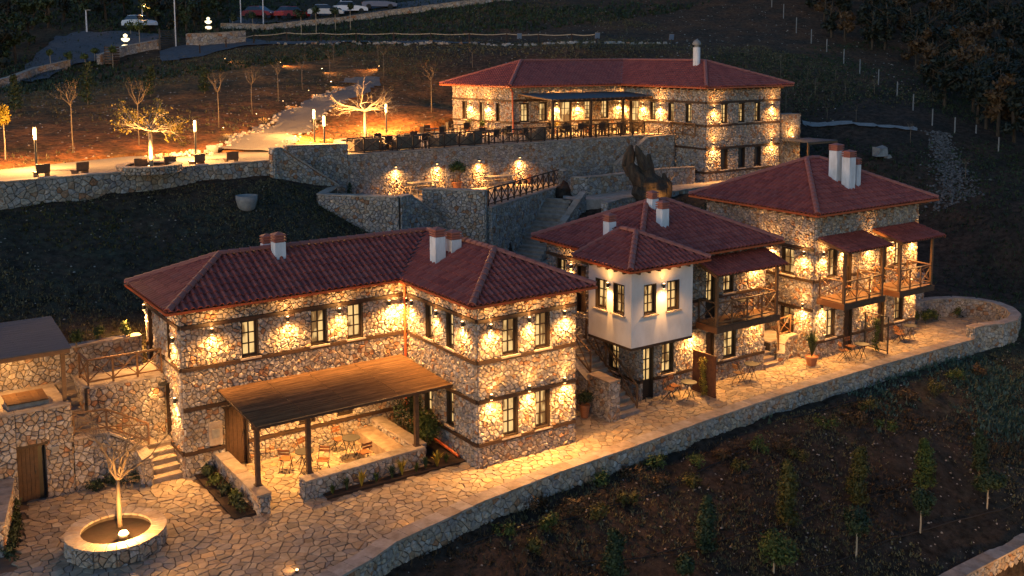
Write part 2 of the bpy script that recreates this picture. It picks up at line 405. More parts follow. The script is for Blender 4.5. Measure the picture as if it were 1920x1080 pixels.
def roof_plane(parent, pts, tw=.235, tl=.36, th=.075):
    """pts: 3D polygon, first edge is the eave; builds the deck and every tile of the slope"""
    pts = [Vector(p) for p in pts]; e = (pts[1] - pts[0]).normalized()
    nrm = (pts[1] - pts[0]).cross(pts[-1] - pts[0]).normalized()
    if nrm.z < 0: nrm = -nrm
    g = nrm.cross(e).normalized()
    if g.z < 0: g = -g
    m = MB(); k = len(pts)
    m.add([p - nrm * .01 for p in pts] + [p - nrm * .05 for p in pts], [tuple(range(k)), tuple(range(k, 2 * k))[::-1]] + [(i, i + k, (i + 1) % k + k, (i + 1) % k) for i in range(k)], .5)
    dk = m.build('roof_deck', ROOFU, parent)
    p2 = [((p - pts[0]).dot(e), (p - pts[0]).dot(g)) for p in pts]
    xa, xb = min(p[0] for p in p2), max(p[0] for p in p2); nc = max(1, round((xb - xa) / tw)); w = (xb - xa) / nc
    t = MB(); O = pts[0]
    for i in range(nc):
        s0 = xa + i * w; iv = clip_line(p2, None, None, s0 + w * .5 + 1e-5)
        if not iv: continue
        lo, hi = iv; j0 = int(math.floor(lo / tl)); j1 = int(math.ceil(hi / tl))
        for j in range(j0, j1):
            a, b = max(j * tl - .03, lo - (.05 if j <= 0 else 0)), min((j + 1) * tl, hi)
            if b - a < .04: continue
            jt = random.uniform(-.006, .006); vs = []
            for q, (gg, lift) in enumerate(((a, .038), (b, .0))):
                for px, pz in PROF: vs.append(O + e * (s0 + px * w) + g * (gg + jt) + nrm * (pz * th + lift + .008))
            for px, pz in PROF: vs.append(O + e * (s0 + px * w) + g * (a + jt) + nrm * (pz * th - .0))
            K = len(PROF)
            fs = [(q, q + 1, K + q + 1, K + q) for q in range(K - 1)] + [(2 * K + q, 2 * K + q + 1, q + 1, q) for q in range(K - 1)]
            t.add(vs, fs, random.random())
    o = t.build('roof_tiles', ROOF, parent, kind='stuff')
    return dk
_ridge = {}
def ridge(parent, a, b, r=.12, tl=.38, lift=.05):
    a = Vector(a); b = Vector(b); d = b - a; L = d.length; d.normalize(); n = max(1, round(L / tl)); w = L / n
    key = (round(r, 3), round(w, 2))
    if key not in _ridge:
        m = MB(); K = 6; vs = []
        for x, rr in ((-.03, r * 1.12), (w, r * .92)):
            vs += [(x, -rr * math.cos(math.pi * k / K), rr * math.sin(math.pi * k / K) * 1.0) for k in range(K + 1)]
        vs += [(-.03, -r * math.cos(math.pi * k / K), r * .85 * math.sin(math.pi * k / K)) for k in range(K + 1)]
        fs = [(k, k + 1, K + 1 + k + 1, K + 1 + k) for k in range(K)] + [(2 * K + 2 + k, 2 * K + 3 + k, k + 1, k) for k in range(K)]
        m.add(vs, [f[::-1] for f in fs], .5); _ridge[key] = m.mesh('ridge_tile', RIDGE)
    y = Z.cross(d).normalized(); z = d.cross(y)
    for i in range(n):
        o = link(bpy.data.objects.new('ridge_tile', _ridge[key]), parent)
        P = a + d * (i * w) + Z * lift
        mw = Matrix(((d.x, y.x, z.x, P.x), (d.y, y.y, z.y, P.y), (d.z, y.z, z.z, P.z), (0, 0, 0, 1)))
        if parent.type == 'EMPTY': mw = (Matrix.Translation(parent.location) @ Matrix.Rotation(parent.rotation_euler.z, 4, 'Z')).inverted() @ mw
        o.matrix_local = mw
def gutter(parent, pts, closed=False):
    m = MB(); pts = [Vector(p) for p in pts]
    for i in range(len(pts) - (0 if closed else 1)):
        a, b = pts[i], pts[(i + 1) % len(pts)]; m.bar(a - Z * .05, b - Z * .05, .085, .08)
    return m.build('gutter', GUT, parent)
def rafters(parent, a, b, inward, step=.55, L=.5, w=.09):
    a, b = Vector(a), Vector(b); d = b - a; n = max(1, round(d.length / step)); me = None
    for i in range(n + 1):
        p = a + d * (i / n); q = p + Vector(inward) * L
        MB().bar(p - Z * .17 + Vector(inward) * .08, q - Z * .15, w, w * 1.1).build('rafter', RAFT, parent)
def chimney(parent, x, y, z0, z1, w=.32, d=.32, mt=None):
    m = MB().box(x - w / 2, x + w / 2, y - d / 2, y + d / 2, z0, z1, .5); c = m.build('chimney', WHITE, parent)
    h = .09; zz = z1
    k = MB()
    for i in range(3):
        k.box(x - w / 2 + .04, x + w / 2 - .04, y - d / 2 + .04, y + d / 2 - .04, zz, zz + .05, .2)
        k.box(x - w / 2 - .02, x + w / 2 + .02, y - d / 2 - .02, y + d / 2 + .02, zz + .05, zz + .095, .5); zz += .095
    k.add([(x - w / 2 - .02, y - d / 2 - .02, zz), (x + w / 2 + .02, y - d / 2 - .02, zz), (x + w / 2 + .02, y + d / 2 + .02, zz), (x - w / 2 - .02, y + d / 2 + .02, zz), (x, y, zz + .09)], [(0, 1, 4), (1, 2, 4), (2, 3, 4), (3, 0, 4)], .5)
    k.build('chimney_cap', RIDGE, c)
    return c
def xfence(name, label, pts, h=.95, bay=1.05, group=None, rail=.055, mt=None, cat='railing', posts_at_ends=True):
    """posts, two rails and crossed braces along a 3D line of foot points"""
    mt = mt or RAILW; pts = [Vector(p) for p in pts]
    r = empty(name, pts[0], label, cat, group)
    for i in range(len(pts) - 1):
        a, b = pts[i], pts[i + 1]; d = b - a; n = max(1, round(math.hypot(d.x, d.y) / bay))
        MB().bar(a + Z * h, b + Z * h, rail * 1.3, rail).build('rail', mt, r)
        MB().bar(a + Z * .12, b + Z * .12, rail, rail * .9).build('rail', mt, r)
        for k in range(n + 1):
            if k == 0 and i > 0: continue
            p = a + d * (k / n); MB().bar(p, p + Z * (h + .0), rail * 1.1).build('post', mt, r)
        for k in range(n):
            p, q = a + d * (k / n), a + d * ((k + 1) / n)
            MB().bar(p + Z * .13, q + Z * (h - .03), rail * .72, rail * .6).build('brace', mt, r)
            MB().bar(p + Z * (h - .03), q + Z * .13, rail * .7, rail * .5).build('brace', mt, r)
    return r
def caps(parent, a, b, w, t=.07, L=.62, over=.03, side=0):
    """row of cap slabs from a to b (3D line of the top centre)"""
    a, b = Vector(a), Vector(b); d = b - a; n = max(1, round(d.length / L)); u = d.normalized(); s = Z.cross(u)
    s = Vector((s.x, s.y, 0)).normalized(); nn = u.cross(s)
    if nn.z < 0: nn = -nn
    for i in range(n):
        O = a + d * (i / n); l = d.length / n
        MB().obox(O, u, s, nn, .006, l - .006, -w / 2 - over, w / 2 + over, 0.002, t + random.uniform(-.006, .006)).build('cap_stone', CAP, parent)
def rubble_wall(name, label, pts, base, w=.35, sides=(1,), sx=.215, sy=.15, single=60, cat='wall', group=None, capL=.62, ends=(True, True), h=(.025, .06), cap=True):
    """pts: 3D polyline of the wall top; base: foot z (number or per point). sides: 1 = right of the direction of travel, -1 = left"""
    pts = [Vector(p) for p in pts]
    if not hasattr(base, '__len__'): base = [base] * len(pts)
    r = empty(name, Vector((pts[0].x, pts[0].y, base[0])), label, cat, group)
    core = MB(); st = Stones()
    for i in range(len(pts) - 1):
        a, b = pts[i].copy(), pts[i + 1].copy(); a.z += .004 * (i % 2); b.z += .004 * (i % 2); d = Vector((b.x - a.x, b.y - a.y, 0)); L = d.length; u = d / L; nr = u.cross(Z)
        za, zb, ba, bb = a.z, b.z, base[i], base[i + 1]; hw = w / 2
        A = Vector((a.x, a.y, 0)); B = Vector((b.x, b.y, 0))
        if i > 0: A -= u * hw * .5; L += hw * .5
        if i < len(pts) - 2: B += u * hw * .5; L += hw * .5
        vs = [A + nr * hw + Z * ba, B + nr * hw + Z * bb, B - nr * hw + Z * bb, A - nr * hw + Z * ba, A + nr * hw + Z * za, B + nr * hw + Z * zb, B - nr * hw + Z * zb, A - nr * hw + Z * za]
        core.add(vs, [(0, 3, 2, 1), (4, 5, 6, 7), (0, 1, 5, 4), (2, 3, 7, 6), (0, 4, 7, 3), (1, 2, 6, 5)], .5)
        for sgn in sides:
            st.face(A + nr * hw * sgn, u, Z, nr * sgn, [(0, ba), (L, bb), (L, zb), (0, za)], sx, sy, h=h)
        if i == 0 and ends[0]: st.face(A - nr * hw, nr, Z, -u, [(0, ba), (w, ba), (w, za), (0, za)], sx, sy, h=h)
        if i == len(pts) - 2 and ends[1]: st.face(B - nr * hw, nr, Z, u, [(0, bb), (w, bb), (w, zb), (0, zb)], sx, sy, h=h)
        if cap: caps(r, a, b, w + .06, L=capL)
    core.build('wall_core', MORTAR, r)
    st.build(r, MS, single)
    return r
def leaves(m, c, rad, n, size=.06, rnd=random, squash=1, shell=.5, tint=None):
    c = Vector(c)
    for _ in range(n):
        d = Vector((rnd.gauss(0, 1), rnd.gauss(0, 1), rnd.gauss(0, 1)))
        if d.length < .01: continue
        d.normalize(); r = shell + (1 - shell) * rnd.random()
        p = c + Vector((d.x * rad[0] * r, d.y * rad[1] * r, d.z * rad[2] * r))
        a = Vector((rnd.uniform(-1, 1), rnd.uniform(-1, 1), rnd.uniform(-1, 1))).normalized(); b = a.cross(d + Vector((.1, .2, .3))).normalized()
        s = size * rnd.uniform(.6, 1.4)
        m.add([p - a * s, p + b * s * .5, p + a * s, p - b * s * .5], [(0, 1, 2, 3)], rnd.random() if tint is None else tint)

# ------------------------------------------------------------------ terrain
def ray(px, py):
    d = fwd + rt * ((px - CX) / FPX) - up * ((py - CY) / FPX)
    return d
def P(px, py, D): return CAM + ray(px, py) * D
def PZ(px, py, z):
    d = ray(px, py); return CAM + d * ((z - CAM.z) / d.z)
ctrl = []
for px, py, D in ((100, 140, 95), (300, 108, 100), (450, 84, 108), (700, 82, 104), (1000, 82, 102), (1250, 82, 102), (650, 160, 85), (600, 42, 120), (900, 12, 122), (300, 60, 112),
                  (60, 60, 110), (0, 0, 135), (400, -30, 150), (800, -60, 150), (1200, 10, 125), (1447, 0, 125), (1700, 100, 103), (1900, 200, 86), (1920, 0, 130), (1500, -80, 165), (2000, 100, 110),
                  (1920, 420, 61), (1850, 560, 53), (1800, 300, 71), (1780, 370, 66), (1600, 238, 76), (1760, 246, 75), (1620, 290, 71), (1400, 140, 88), (1100, 130, 88), (0, 250, 60), (200, 200, 72), (420, 250, 62), (800, 200, 76),
                  (500, -150, 210), (1100, -250, 260), (1920, -300, 260), (-200, 60, 130), (2200, 0, 180)):
    p = P(px, py, D); ctrl.append((p.x, p.y, p.z))
ctrl += [(-11.3, 20.8, 7.7), (-5.8, 20.9, 7.65), (.7, 20.2, 7.6), (-13, 9.6, 3.85), (-9, 9.8, 3.5), (-4, 10, 3.0), (3, 10.2, 2.75), (-18, 9, 4.0), (-22, 20, 7.5), (-8, 15, 5.6), (-2, 15, 5.3), (3, 14, 4.3), (4, 18, 5.7), (8, 14, 3.2),
         (-16, 24, 8.3), (-10, 27, 8.3), (0, 30, 8.6), (8, 34, 8.6), (16, 36, 8.7), (10, 28, 8.2), (20, 24, 8.0), (36, 26, 8.3), (37, 40, 9.5), (24, 44, 9.5),
         (21, 14.6, 4.5), (24, 13, 4.2), (20, 11, 3.2), (28, 12, 4.0), (30, 13, 4.0), (33, 13, 4.0), (38, 14, 4.4), (42, 20, 6.5), (14, 12, 2.7), (30, 5, .8), (33, 6, 1.0), (36, 3, .4), (32.5, -4, -.6), (36, -3, -.5), (40, 10, 2.6),
         (-8, -5.1, -.5), (-4, -4.0, -.45), (0, -3.2, -.42), (5, -2.9, -.42), (10, -2.5, -.42), (15, -2.3, -.42), (20, -2.2, -.42), (24, -2.2, -.42), (27, -2.4, -.45), (-4, -9, -2.4), (6, -9, -2.95), (17, -9.3, -3.1), (30, -9, -3.0), (42, -8, -2.8), (-16, -12, -3.8), (10, -14, -5.5), (25, -15, -5.5), (40, -14, -5.0), (-2, -16, -6), (-14, -5, -.7), (-22, 0, .2)]
_cp = np.array([(c[0], c[1]) for c in ctrl]); _cz = np.array([c[2] for c in ctrl]); _n = len(ctrl)
def _U(r2): return np.where(r2 > 1e-9, r2 * np.log(np.maximum(r2, 1e-9)), 0) * .5
_K = _U(((_cp[:, None] - _cp[None]) ** 2).sum(-1)) + np.eye(_n) * 3.0
_A = np.zeros((_n + 3, _n + 3)); _A[:_n, :_n] = _K; _A[:_n, _n] = 1; _A[:_n, _n + 1:] = _cp; _A[_n, :_n] = 1; _A[_n + 1:, :_n] = _cp.T
_wt = np.linalg.solve(_A, np.concatenate([_cz, np.zeros(3)]))
def terr(u, v):
    q = np.stack([np.asarray(u, float), np.asarray(v, float)], -1); r2 = ((q[..., None, :] - _cp) ** 2).sum(-1)
    return _U(r2) @ _wt[:_n] + _wt[_n] + q @ _wt[_n + 1:]
TOPW = 22.3
FLATS = [
    ([(4, -9.95), (45, -9.8), (45, -17), (4, -17)], -5.1),  # (polygon, level): paved levels cut into the slope
    ([(-15, -9), (-8.0, -4.1), (-5.2, -3.55), (-1.4, -2.6), (5, -2.0), (8.6, -1.75), (15.8, -1.35), (27, -1.45), (29.5, -1.8), (31.6, -.5), (32.0, 1.5), (30.8, 2.9), (28, 3.4), (26.6, 8.4), (18.6, 8.4), (16.2, 8.7), (4.3, 9.2), (-8.4, 9.2), (-8.5, 8.6), (-15, 8.6), (-30, 8.6), (-30, -9)], 0),
    ([(4.2, 9.2), (8.6, 9.2), (8.6, 8.5), (16.2, 8.5), (18.6, 8.5), (18.6, 11), (16, 14.8), (18, 17.9), (10.5, 15.4), (6, 15.0), (4.2, 13)], 2.84),
    ([(5.2, 16.9), (8, 17.7), (10.2, 15.3), (18.9, 20.2), (19.2, 22.3), (5.0, 22.3), (4.6, 20.6)], 6.0),
    ([(-24, 19.9), (-11.4, 19.9), (-7.2, 20.6), (1.2, 21.4), (2.3, 22.15), (5.7, 22.2), (29.3, 22.2), (29.3, 19.5), (35.0, 19.5), (35.2, 32), (19.3, 34.5), (13, 32.2), (6.5, 28.6), (2, 27.6), (-4, 28.9), (-11, 26), (-24, 24)], 8.4),
    ([(29, 17.0), (29.5, 14.0), (41, 13.0), (42, 19), (35.6, 18.3), (35.6, 16.6)], 5.1),
    ([(18.9, 20.2), (18, 17.3), (20, 15.9), (29, 17.0), (35.6, 16.6), (35.6, 18.9), (29.2, 18.9), (29.2, 22.3), (19.2, 22.3)], 5.6),
    ([(12.4, 16.5), (17.3, 19.4), (18.4, 17.3), (13.4, 14.5)], 2.84),
]
def inpoly(u, v, poly):
    c = np.zeros(np.shape(u), bool); n = len(poly)
    for i in range(n):
        x1, y1 = poly[i]; x2, y2 = poly[(i + 1) % n]
        if y1 == y2: continue
        k = ((y1 > v) != (y2 > v)) & (u < (x2 - x1) * (v - y1) / (y2 - y1) + x1); c ^= k
    return c
def _hash(u, v): return (np.sin(u * 1.7 + v * .6) + np.sin(u * .7 - v * 1.3 + 2) + np.sin(u * 3.1 + 1) * np.sin(v * 2.7)) * .035
def ground(u, v, cut=True):
    u = np.asarray(u, float); v = np.asarray(v, float)
    h = terr(u, v) + _hash(u, v)
    if cut:
        for poly, z in FLATS: h = np.where(inpoly(u, v, poly), z - .35, h)
    return h
def gz(u, v): return float(ground(np.array([u]), np.array([v]), False)[0])
def hit(px, py, lo=20, hi=330, pick=0):
    """first point of the slope seen through a direction"""
    d = ray(px, py); t = np.linspace(lo, hi, 1400)
    p = np.array(CAM)[None] + t[:, None] * np.array(d)[None]
    h = ground(p[:, 0], p[:, 1], False); k = np.nonzero(p[:, 2] < h)[0]
    k = k[0] if len(k) else len(t) - 1
    return Vector(p[k])
def axis(segs):
    out = [segs[0][0]]
    for a, b, st in segs: out += list(np.arange(a + st, b + 1e-6, st))
    return np.array(out)
gu = axis([(-150, -30, 6), (-30, 44, .45), (44, 80, 1.2), (80, 260, 6)]); gv = axis([(-80, -18, 6), (-18, 38, .45), (38, 110, 1.2), (110, 300, 6)])
UU, VV = np.meshgrid(gu, gv); HH = ground(UU, VV)
rs = np.random.RandomState(3); HH = HH + rs.uniform(-.035, .035, HH.shape)
vv = np.stack([UU, VV, HH], -1).reshape(-1, 3); nu = len(gu); nv = len(gv)
ii = (np.arange(nv - 1)[:, None] * nu + np.arange(nu - 1)[None]).ravel()
fc = np.stack([ii, ii + 1, ii + nu + 1, ii + nu], -1)
me = bpy.data.meshes.new('hillside'); me.from_pydata(vv.tolist(), [], fc.tolist()); me.polygons.foreach_set('use_smooth', [True] * len(me.polygons))
# soil colour: dark humus, red clay and dry grass patches
SOILM = bpy.data.materials.new('hill_soil'); SOILM.use_nodes = True
n_ = SOILM.node_tree.nodes; l_ = SOILM.node_tree.links; b_ = n_['Principled BSDF']; b_.inputs['Roughness'].default_value = .95; b_.inputs['Specular IOR Level'].default_value = .1
tc_ = n_.new('ShaderNodeTexCoord')
def nz_(sc, det=5):
    x = n_.new('ShaderNodeTexNoise'); x.inputs['Scale'].default_value = sc; x.inputs['Detail'].default_value = det; x.inputs['Roughness'].default_value = .7; l_.new(tc_.outputs['Object'], x.inputs['Vector']); return x
def ramp_(src, cs):
    r = n_.new('ShaderNodeValToRGB'); e = r.color_ramp.elements; e[0].position, e[0].color = cs[0][0], (*cs[0][1], 1); e[1].position, e[1].color = cs[-1][0], (*cs[-1][1], 1)
    for p, c in cs[1:-1]: e.new(p).color = (*c, 1)
    l_.new(src, r.inputs[0]); return r
def att_(nm):
    x = n_.new('ShaderNodeAttribute'); x.attribute_name = nm; return x
def mixc_(f, A, B):
    x = n_.new('ShaderNodeMix'); x.data_type = 'RGBA'; l_.new(f, x.inputs['Factor']); l_.new(A, x.inputs['A']); l_.new(B, x.inputs['B']); return x.outputs['Result']
dk_ = ramp_(nz_(.5).outputs[0], [(.36, (.033, .027, .020)), (.5, (.051, .037, .027)), (.62, (.070, .044, .030))])
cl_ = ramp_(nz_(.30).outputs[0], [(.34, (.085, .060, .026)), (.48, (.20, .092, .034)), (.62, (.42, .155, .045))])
gn_ = ramp_(nz_(1.6, 8).outputs[0], [(.42, (.050, .042, .030)), (.55, (.052, .056, .034)), (.66, (.075, .095, .06))])
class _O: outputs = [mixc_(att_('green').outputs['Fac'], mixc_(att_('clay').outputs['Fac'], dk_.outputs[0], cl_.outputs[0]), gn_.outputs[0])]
a1 = _O
a2 = ramp_(nz_(3.0, 9).outputs[0], [(.35, (.35, .33, .3)), (.55, (1, 1, 1)), (.7, (1.5, 1.4, 1.3))])
mx_ = n_.new('ShaderNodeMix'); mx_.data_type = 'RGBA'; mx_.blend_type = 'MULTIPLY'; mx_.inputs['Factor'].default_value = 1
l_.new(a1.outputs[0], mx_.inputs['A']); l_.new(a2.outputs[0], mx_.inputs['B']); l_.new(mx_.outputs['Result'], b_.inputs['Base Color'])
bp_ = n_.new('ShaderNodeBump'); bp_.inputs['Strength'].default_value = .9; bp_.inputs['Distance'].default_value = .12
l_.new(nz_(2.2, 9).outputs[0], bp_.inputs['Height']); l_.new(bp_.outputs[0], b_.inputs['Normal'])
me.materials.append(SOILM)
def _sm(x, a, b): t = np.clip((x - a) / (b - a), 0, 1); return t * t * (3 - 2 * t)
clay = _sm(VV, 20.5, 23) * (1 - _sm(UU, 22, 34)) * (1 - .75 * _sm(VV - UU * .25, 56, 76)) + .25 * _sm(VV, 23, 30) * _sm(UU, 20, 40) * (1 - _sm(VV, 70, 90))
green = _sm(UU, 12, 30) * (1 - _sm(VV, -1, 1)) * .8 + _sm(VV, 5, 8) * (1 - _sm(VV, 18.5, 20.5)) * (1 - _sm(UU, 3, 8)) * .45 + _sm(VV, 70, 85) * .5
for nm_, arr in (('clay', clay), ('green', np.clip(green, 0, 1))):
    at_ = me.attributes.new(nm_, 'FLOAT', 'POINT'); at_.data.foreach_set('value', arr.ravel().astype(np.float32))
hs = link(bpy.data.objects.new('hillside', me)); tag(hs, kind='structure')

def slab(name, poly, z, m, thick=.3, kind='structure', parent=None):
    k = len(poly); b = MB(); b.add([(x, y, z) for x, y in poly] + [(x, y, z - thick) for x, y in poly], [tuple(range(k)), tuple(range(k, 2 * k))[::-1]] + [(i, i + k, (i + 1) % k + k, (i + 1) % k) for i in range(k)], .5)
    return b.build(name, m, parent, kind=kind)

# ------------------------------------------------------------------ lower terrace: crazy paving
low = slab('paving', FLATS[1][0], -.03, JOINT)
fl = Stones(); rp = random.Random(11)
def blocked(c): return (-8.33 < c[0] < 4.1 and c[1] > 4.95 and c[1] < 9.2) or (0 < c[0] < 4.1 and 0 < c[1] < 9) or (8.9 < c[0] < 16 and c[1] > 2) or (18.9 < c[0] < 26.4 and c[1] > 1.6) \
    or (-5.15 < c[0] < -.05 and .64 < c[1] < 1.15) or (-8.1 < c[0] < -7.25 and 1 < c[1] < 4.9) or c[0] < -14.6 or (c[1] > 5.9 and c[0] < -9.6) or (-1.35 < c[0] < 0 and c[1] > 1.0 and c[1] < 4.9) \
    or ((c[0] + 11.4) ** 2 + (c[1] - 1.3) ** 2 < 1.35) or (1.5 < c[1] < 5.9 and c[0] < -14.1 + (c[1] - 2.6) * .22 + .35) or (26.5 < c[0] and c[1] > 3.1)
pol0 = FLATS[1][0]
for po in cells([(-14.5, -6.5), (33, -6.5), (33, 7.2), (-14.5, 7.2)], .30, .26, .019, (), jit=.46, rnd=rp):
    c = (sum(p[0] for p in po) / len(po), sum(p[1] for p in po) / len(po))
    if blocked(c) or not bool(inpoly(np.array([c[0]]), np.array([c[1]]), pol0)[0]): continue
    vs, fs = stone_geo(po if area(po) else po, Vector((0, 0, -.03)), X, Y, Z, rp.uniform(.028, .04), 3, rp)
    d = Vector((c[0], c[1], 0)) - CAM
    fl.items.append((area(po) / d.length ** 3, vs, fs, rp.random()))
fl.build(low, FLAG, 300, 'paving_stone', 'paving_stones')

def on_wall_line(u): return None
# ------------------------------------------------------------------ terrace parapet with the rounded end
tw = [(-8.35, -4.75), (-6.2, -4.05), (-5.2, -3.55), (-1.7, -2.75), (1.5, -2.35), (5, -2.1), (8.6, -1.75), (13, -1.45), (18, -1.3), (22.5, -1.3), (26.6, -1.35)]
rubble_wall('terrace_wall', 'long low stone parapet with flat capstones along the front edge of the lit paved terrace', [(a, b, .38) for a, b in tw], -.9, w=.42, sides=(1,), sx=.24, sy=.17, single=300, capL=.55)
cv = [(26.6, -1.35), (27.4, -1.4), (28.4, -1.75), (29.5, -1.75), (30.6, -1.3), (31.5, -.45), (32.0, .6), (31.9, 1.6), (31.2, 2.5), (30.0, 3.0), (28.2, 3.1), (26.5, 3.25)]
rubble_wall('curved_wall', 'higher rounded stone wall closing the far right end of the paved terrace', [(a, b, .92) for a, b in cv], [-.9] * 8 + [-.3] * 4, w=.36, sides=(1, -1), sx=.24, sy=.17, single=120, capL=.6)

# ------------------------------------------------------------------ stone houses
def house_face(core, st, parent, O, ex, n, L, z0, z1, opens=(), bands=(), lit=None, bandL=None, sx=.19, sy=.13, steps=2, small=False, bproud=.085):
    O = Vector(O); rect = [o[:4] for o in opens]
    panel(core, O, ex, n, L, z0, z1, rect)
    bw = .06
    holes = list(rect)
    for zb in bands:
        cut = [0, L]
        segs = []; x = 0
        for o in sorted(rect):
            if o[2] < zb - .02 and o[3] > zb + .02:
                if o[0] > x: segs.append((x, o[0]))
                x = o[1]
        segs.append((x, L))
        for a, b in segs:
            if b - a > .05:
                holes.append((a, b, zb - bw, zb + bw))
                MB().obox(O, ex, n, Z, a - (0.004 if a == 0 else 0), b, .002, bproud, zb - bw, zb + bw).build('timber_band', TIMBER, parent)
    st.face(O, ex, Z, n, [(0, z0), (L, z0), (L, z1), (0, z1)], sx, sy, holes=holes, steps=steps)
    for o in opens:
        kind = o[4] if len(o) > 4 else 'w'
        a, b, c, d = o[:4]
        if kind == 'w': window(parent, O, ex, n, a, b, c, d, small=small)
        elif kind == 'w3': window(parent, O, ex, n, a, b, c, d, cols=2, rows=4, small=small)
        elif kind == 'dark': window(parent, O, ex, n, a, b, c, d, lit=False, cols=1, rows=1, small=small)
        elif kind == 'd': door(parent, O, ex, n, a, b, c, d)
        elif kind == 'g': window(parent, O, ex, n, a, b, c, d, cols=2, rows=3, door=.35, sill=False, small=small)
B = (.80, 2.29, 3.64, 5.06)
EZ = 5.75
h1 = empty('stone_house', (0, 0, 0), 'L-shaped stone house with red tiled roof behind the reed-roofed patio', 'house', 'stone guest houses along the terrace')
core = MB(); st1 = Stones()
wr = [(.99, 1.63), (2.35, 2.99)]
house_face(core, st1, h1, (0, 0, 0), X, -Y, 4.1, -.1, EZ, [(a, b, 3.71, 5.0) for a, b in wr] + [(a, b, .86, 2.23) for a, b in wr], B)
house_face(core, st1, h1, (0, 0, 0), Y, -X, 4.88, -.1, EZ, [(1.45, 2.0, 3.75, 5.0), (2.92, 3.45, 3.75, 5.0), (1.49, 2.03, .95, 2.2), (3.0, 3.6, .95, 2.2)], B)
house_face(core, st1, h1, (-8.33, 4.88, 0), X, -Y, 8.33, -.1, EZ,
           [(2.02, 2.61, 3.71, 4.99), (4.52, 5.13, 3.71, 4.99), (5.92, 6.53, 3.71, 4.99), (1.35, 2.15, 0, 2.15, 'd'), (4.0, 4.6, .95, 2.15), (5.45, 6.05, .95, 2.15)], B)
house_face(core, st1, h1, (-8.33, 4.88, 0), Y, -X, 4.12, -.1, EZ, [(1.05, 1.5, 3.72, 5.0), (1.3, 1.95, .9, 2.85, 'd'), (3.2, 3.9, 3.05, 5.0, 'd')], (.80, 3.64, 5.06))
house_face(core, st1, h1, (4.1, 0, 0), Y, X, 9.0, -.1, EZ, [], (3.64, 5.06), steps=1)
panel(core, (-8.33, 9.0, 0), X, Y, 12.43, -.1, EZ, [])
core.build('wall', MORTAR, h1)
st1.build(h1, MS, 300)
e0 = EZ; sl = .45; r0 = e0 + sl * 2.55
for pts in ([(-8.83, 4.38, e0), (-.5, 4.38, e0), (2.05, 6.93, r0), (-6.28, 6.93, r0)], [(-8.83, 9.48, e0), (-8.83, 4.38, e0), (-6.28, 6.93, r0)],
            [(4.6, 9.48, e0), (-8.83, 9.48, e0), (-6.28, 6.93, r0), (2.05, 6.93, r0)], [(-.5, 4.38, e0), (-.5, -.5, e0), (2.05, 2.05, r0), (2.05, 6.93, r0)],
            [(-.5, -.5, e0), (4.6, -.5, e0), (2.05, 2.05, r0)], [(4.6, -.5, e0), (4.6, 9.48, e0), (2.05, 6.93, r0), (2.05, 2.05, r0)]): roof_plane(h1, pts)
for a, b in (((-8.83, 4.38, e0), (-6.28, 6.93, r0)), ((-8.83, 9.48, e0), (-6.28, 6.93, r0)), ((-6.28, 6.93, r0), (2.05, 6.93, r0)), ((2.05, 2.05, r0), (2.05, 6.93, r0)),
             ((-.5, -.5, e0), (2.05, 2.05, r0)), ((4.6, -.5, e0), (2.05, 2.05, r0)), ((4.6, 9.48, e0), (2.05, 6.93, r0))): ridge(h1, a, b)
MB().bar((-.5, 4.38, e0 + .07), (2.05, 6.93, r0 + .07), .16, .02).build('valley_flashing', DARKM, h1)
gutter(h1, [(-8.88, 9.5, e0), (-8.88, 4.33, e0), (-.55, 4.33, e0), (-.55, -.55, e0), (4.65, -.55, e0), (4.65, 9.5, e0)])
rafters(h1, (-8.3, 4.4, e0), (-.6, 4.4, e0), (0, 1, 0)); rafters(h1, (-.48, 4.2, e0), (-.48, 0, e0), (1, 0, 0)); rafters(h1, (0, -.48, e0), (4.1, -.48, e0), (0, 1, 0)); rafters(h1, (-8.8, 5, e0), (-8.8, 9, e0), (1, 0, 0))
for x, y, z1, w, d in ((-4.28, 6.5, 7.22, .40, .40), (-4.4, 7.35, 7.05, .36, .28), (.82, 3.95, 7.25, .42, .42), (1.5, 3.95, 7.08, .42, .42)): chimney(h1, x, y, 6.0, z1, w, d)
for s in (1.0, 3.64, 5.58, 7.55): fixture(h1, (-8.33, 4.88, 0), X, -Y, s, 4.83)
for s in (.75, 2.54, 4.32, 4.75): fixture(h1, (0, 0, 0), Y, -X, s, 4.83, .8)
for s in (.48, 2.05, 3.57): fixture(h1, (0, 0, 0), X, -Y, s, 4.83); fixture(h1, (0, 0, 0), X, -Y, s, 2.42, 1.1)
for s, z in ((.55, 4.55), (.55, 2.5)): fixture(h1, (-8.33, 4.88, 0), Y, -X, s, z, .8)
fixture(h1, (-8.33, 4.88, 0), Y, -X, 4.0, 4.95, 1.4)
# downpipe in the inner corner, and along the wall foot
m = MB(); m.tube([(-.5, 4.3, EZ - .1), (-.15, 4.75, EZ - .35), (-.15, 4.75, .9)], .045, 8); m.tube([(-.15, 4.6, .35), (-.14, 1.0, .12)], .05, 8); m.build('downpipe', GUT, h1)
MB().box(-7.55, -7.1, 4.74, 4.87, .95, 1.75).build('meter_box', CAP, h1)
MB().box(-7.45, -7.2, 4.72, 4.745, 1.2, 1.5).build('meter_box_lid', CONC, h1)

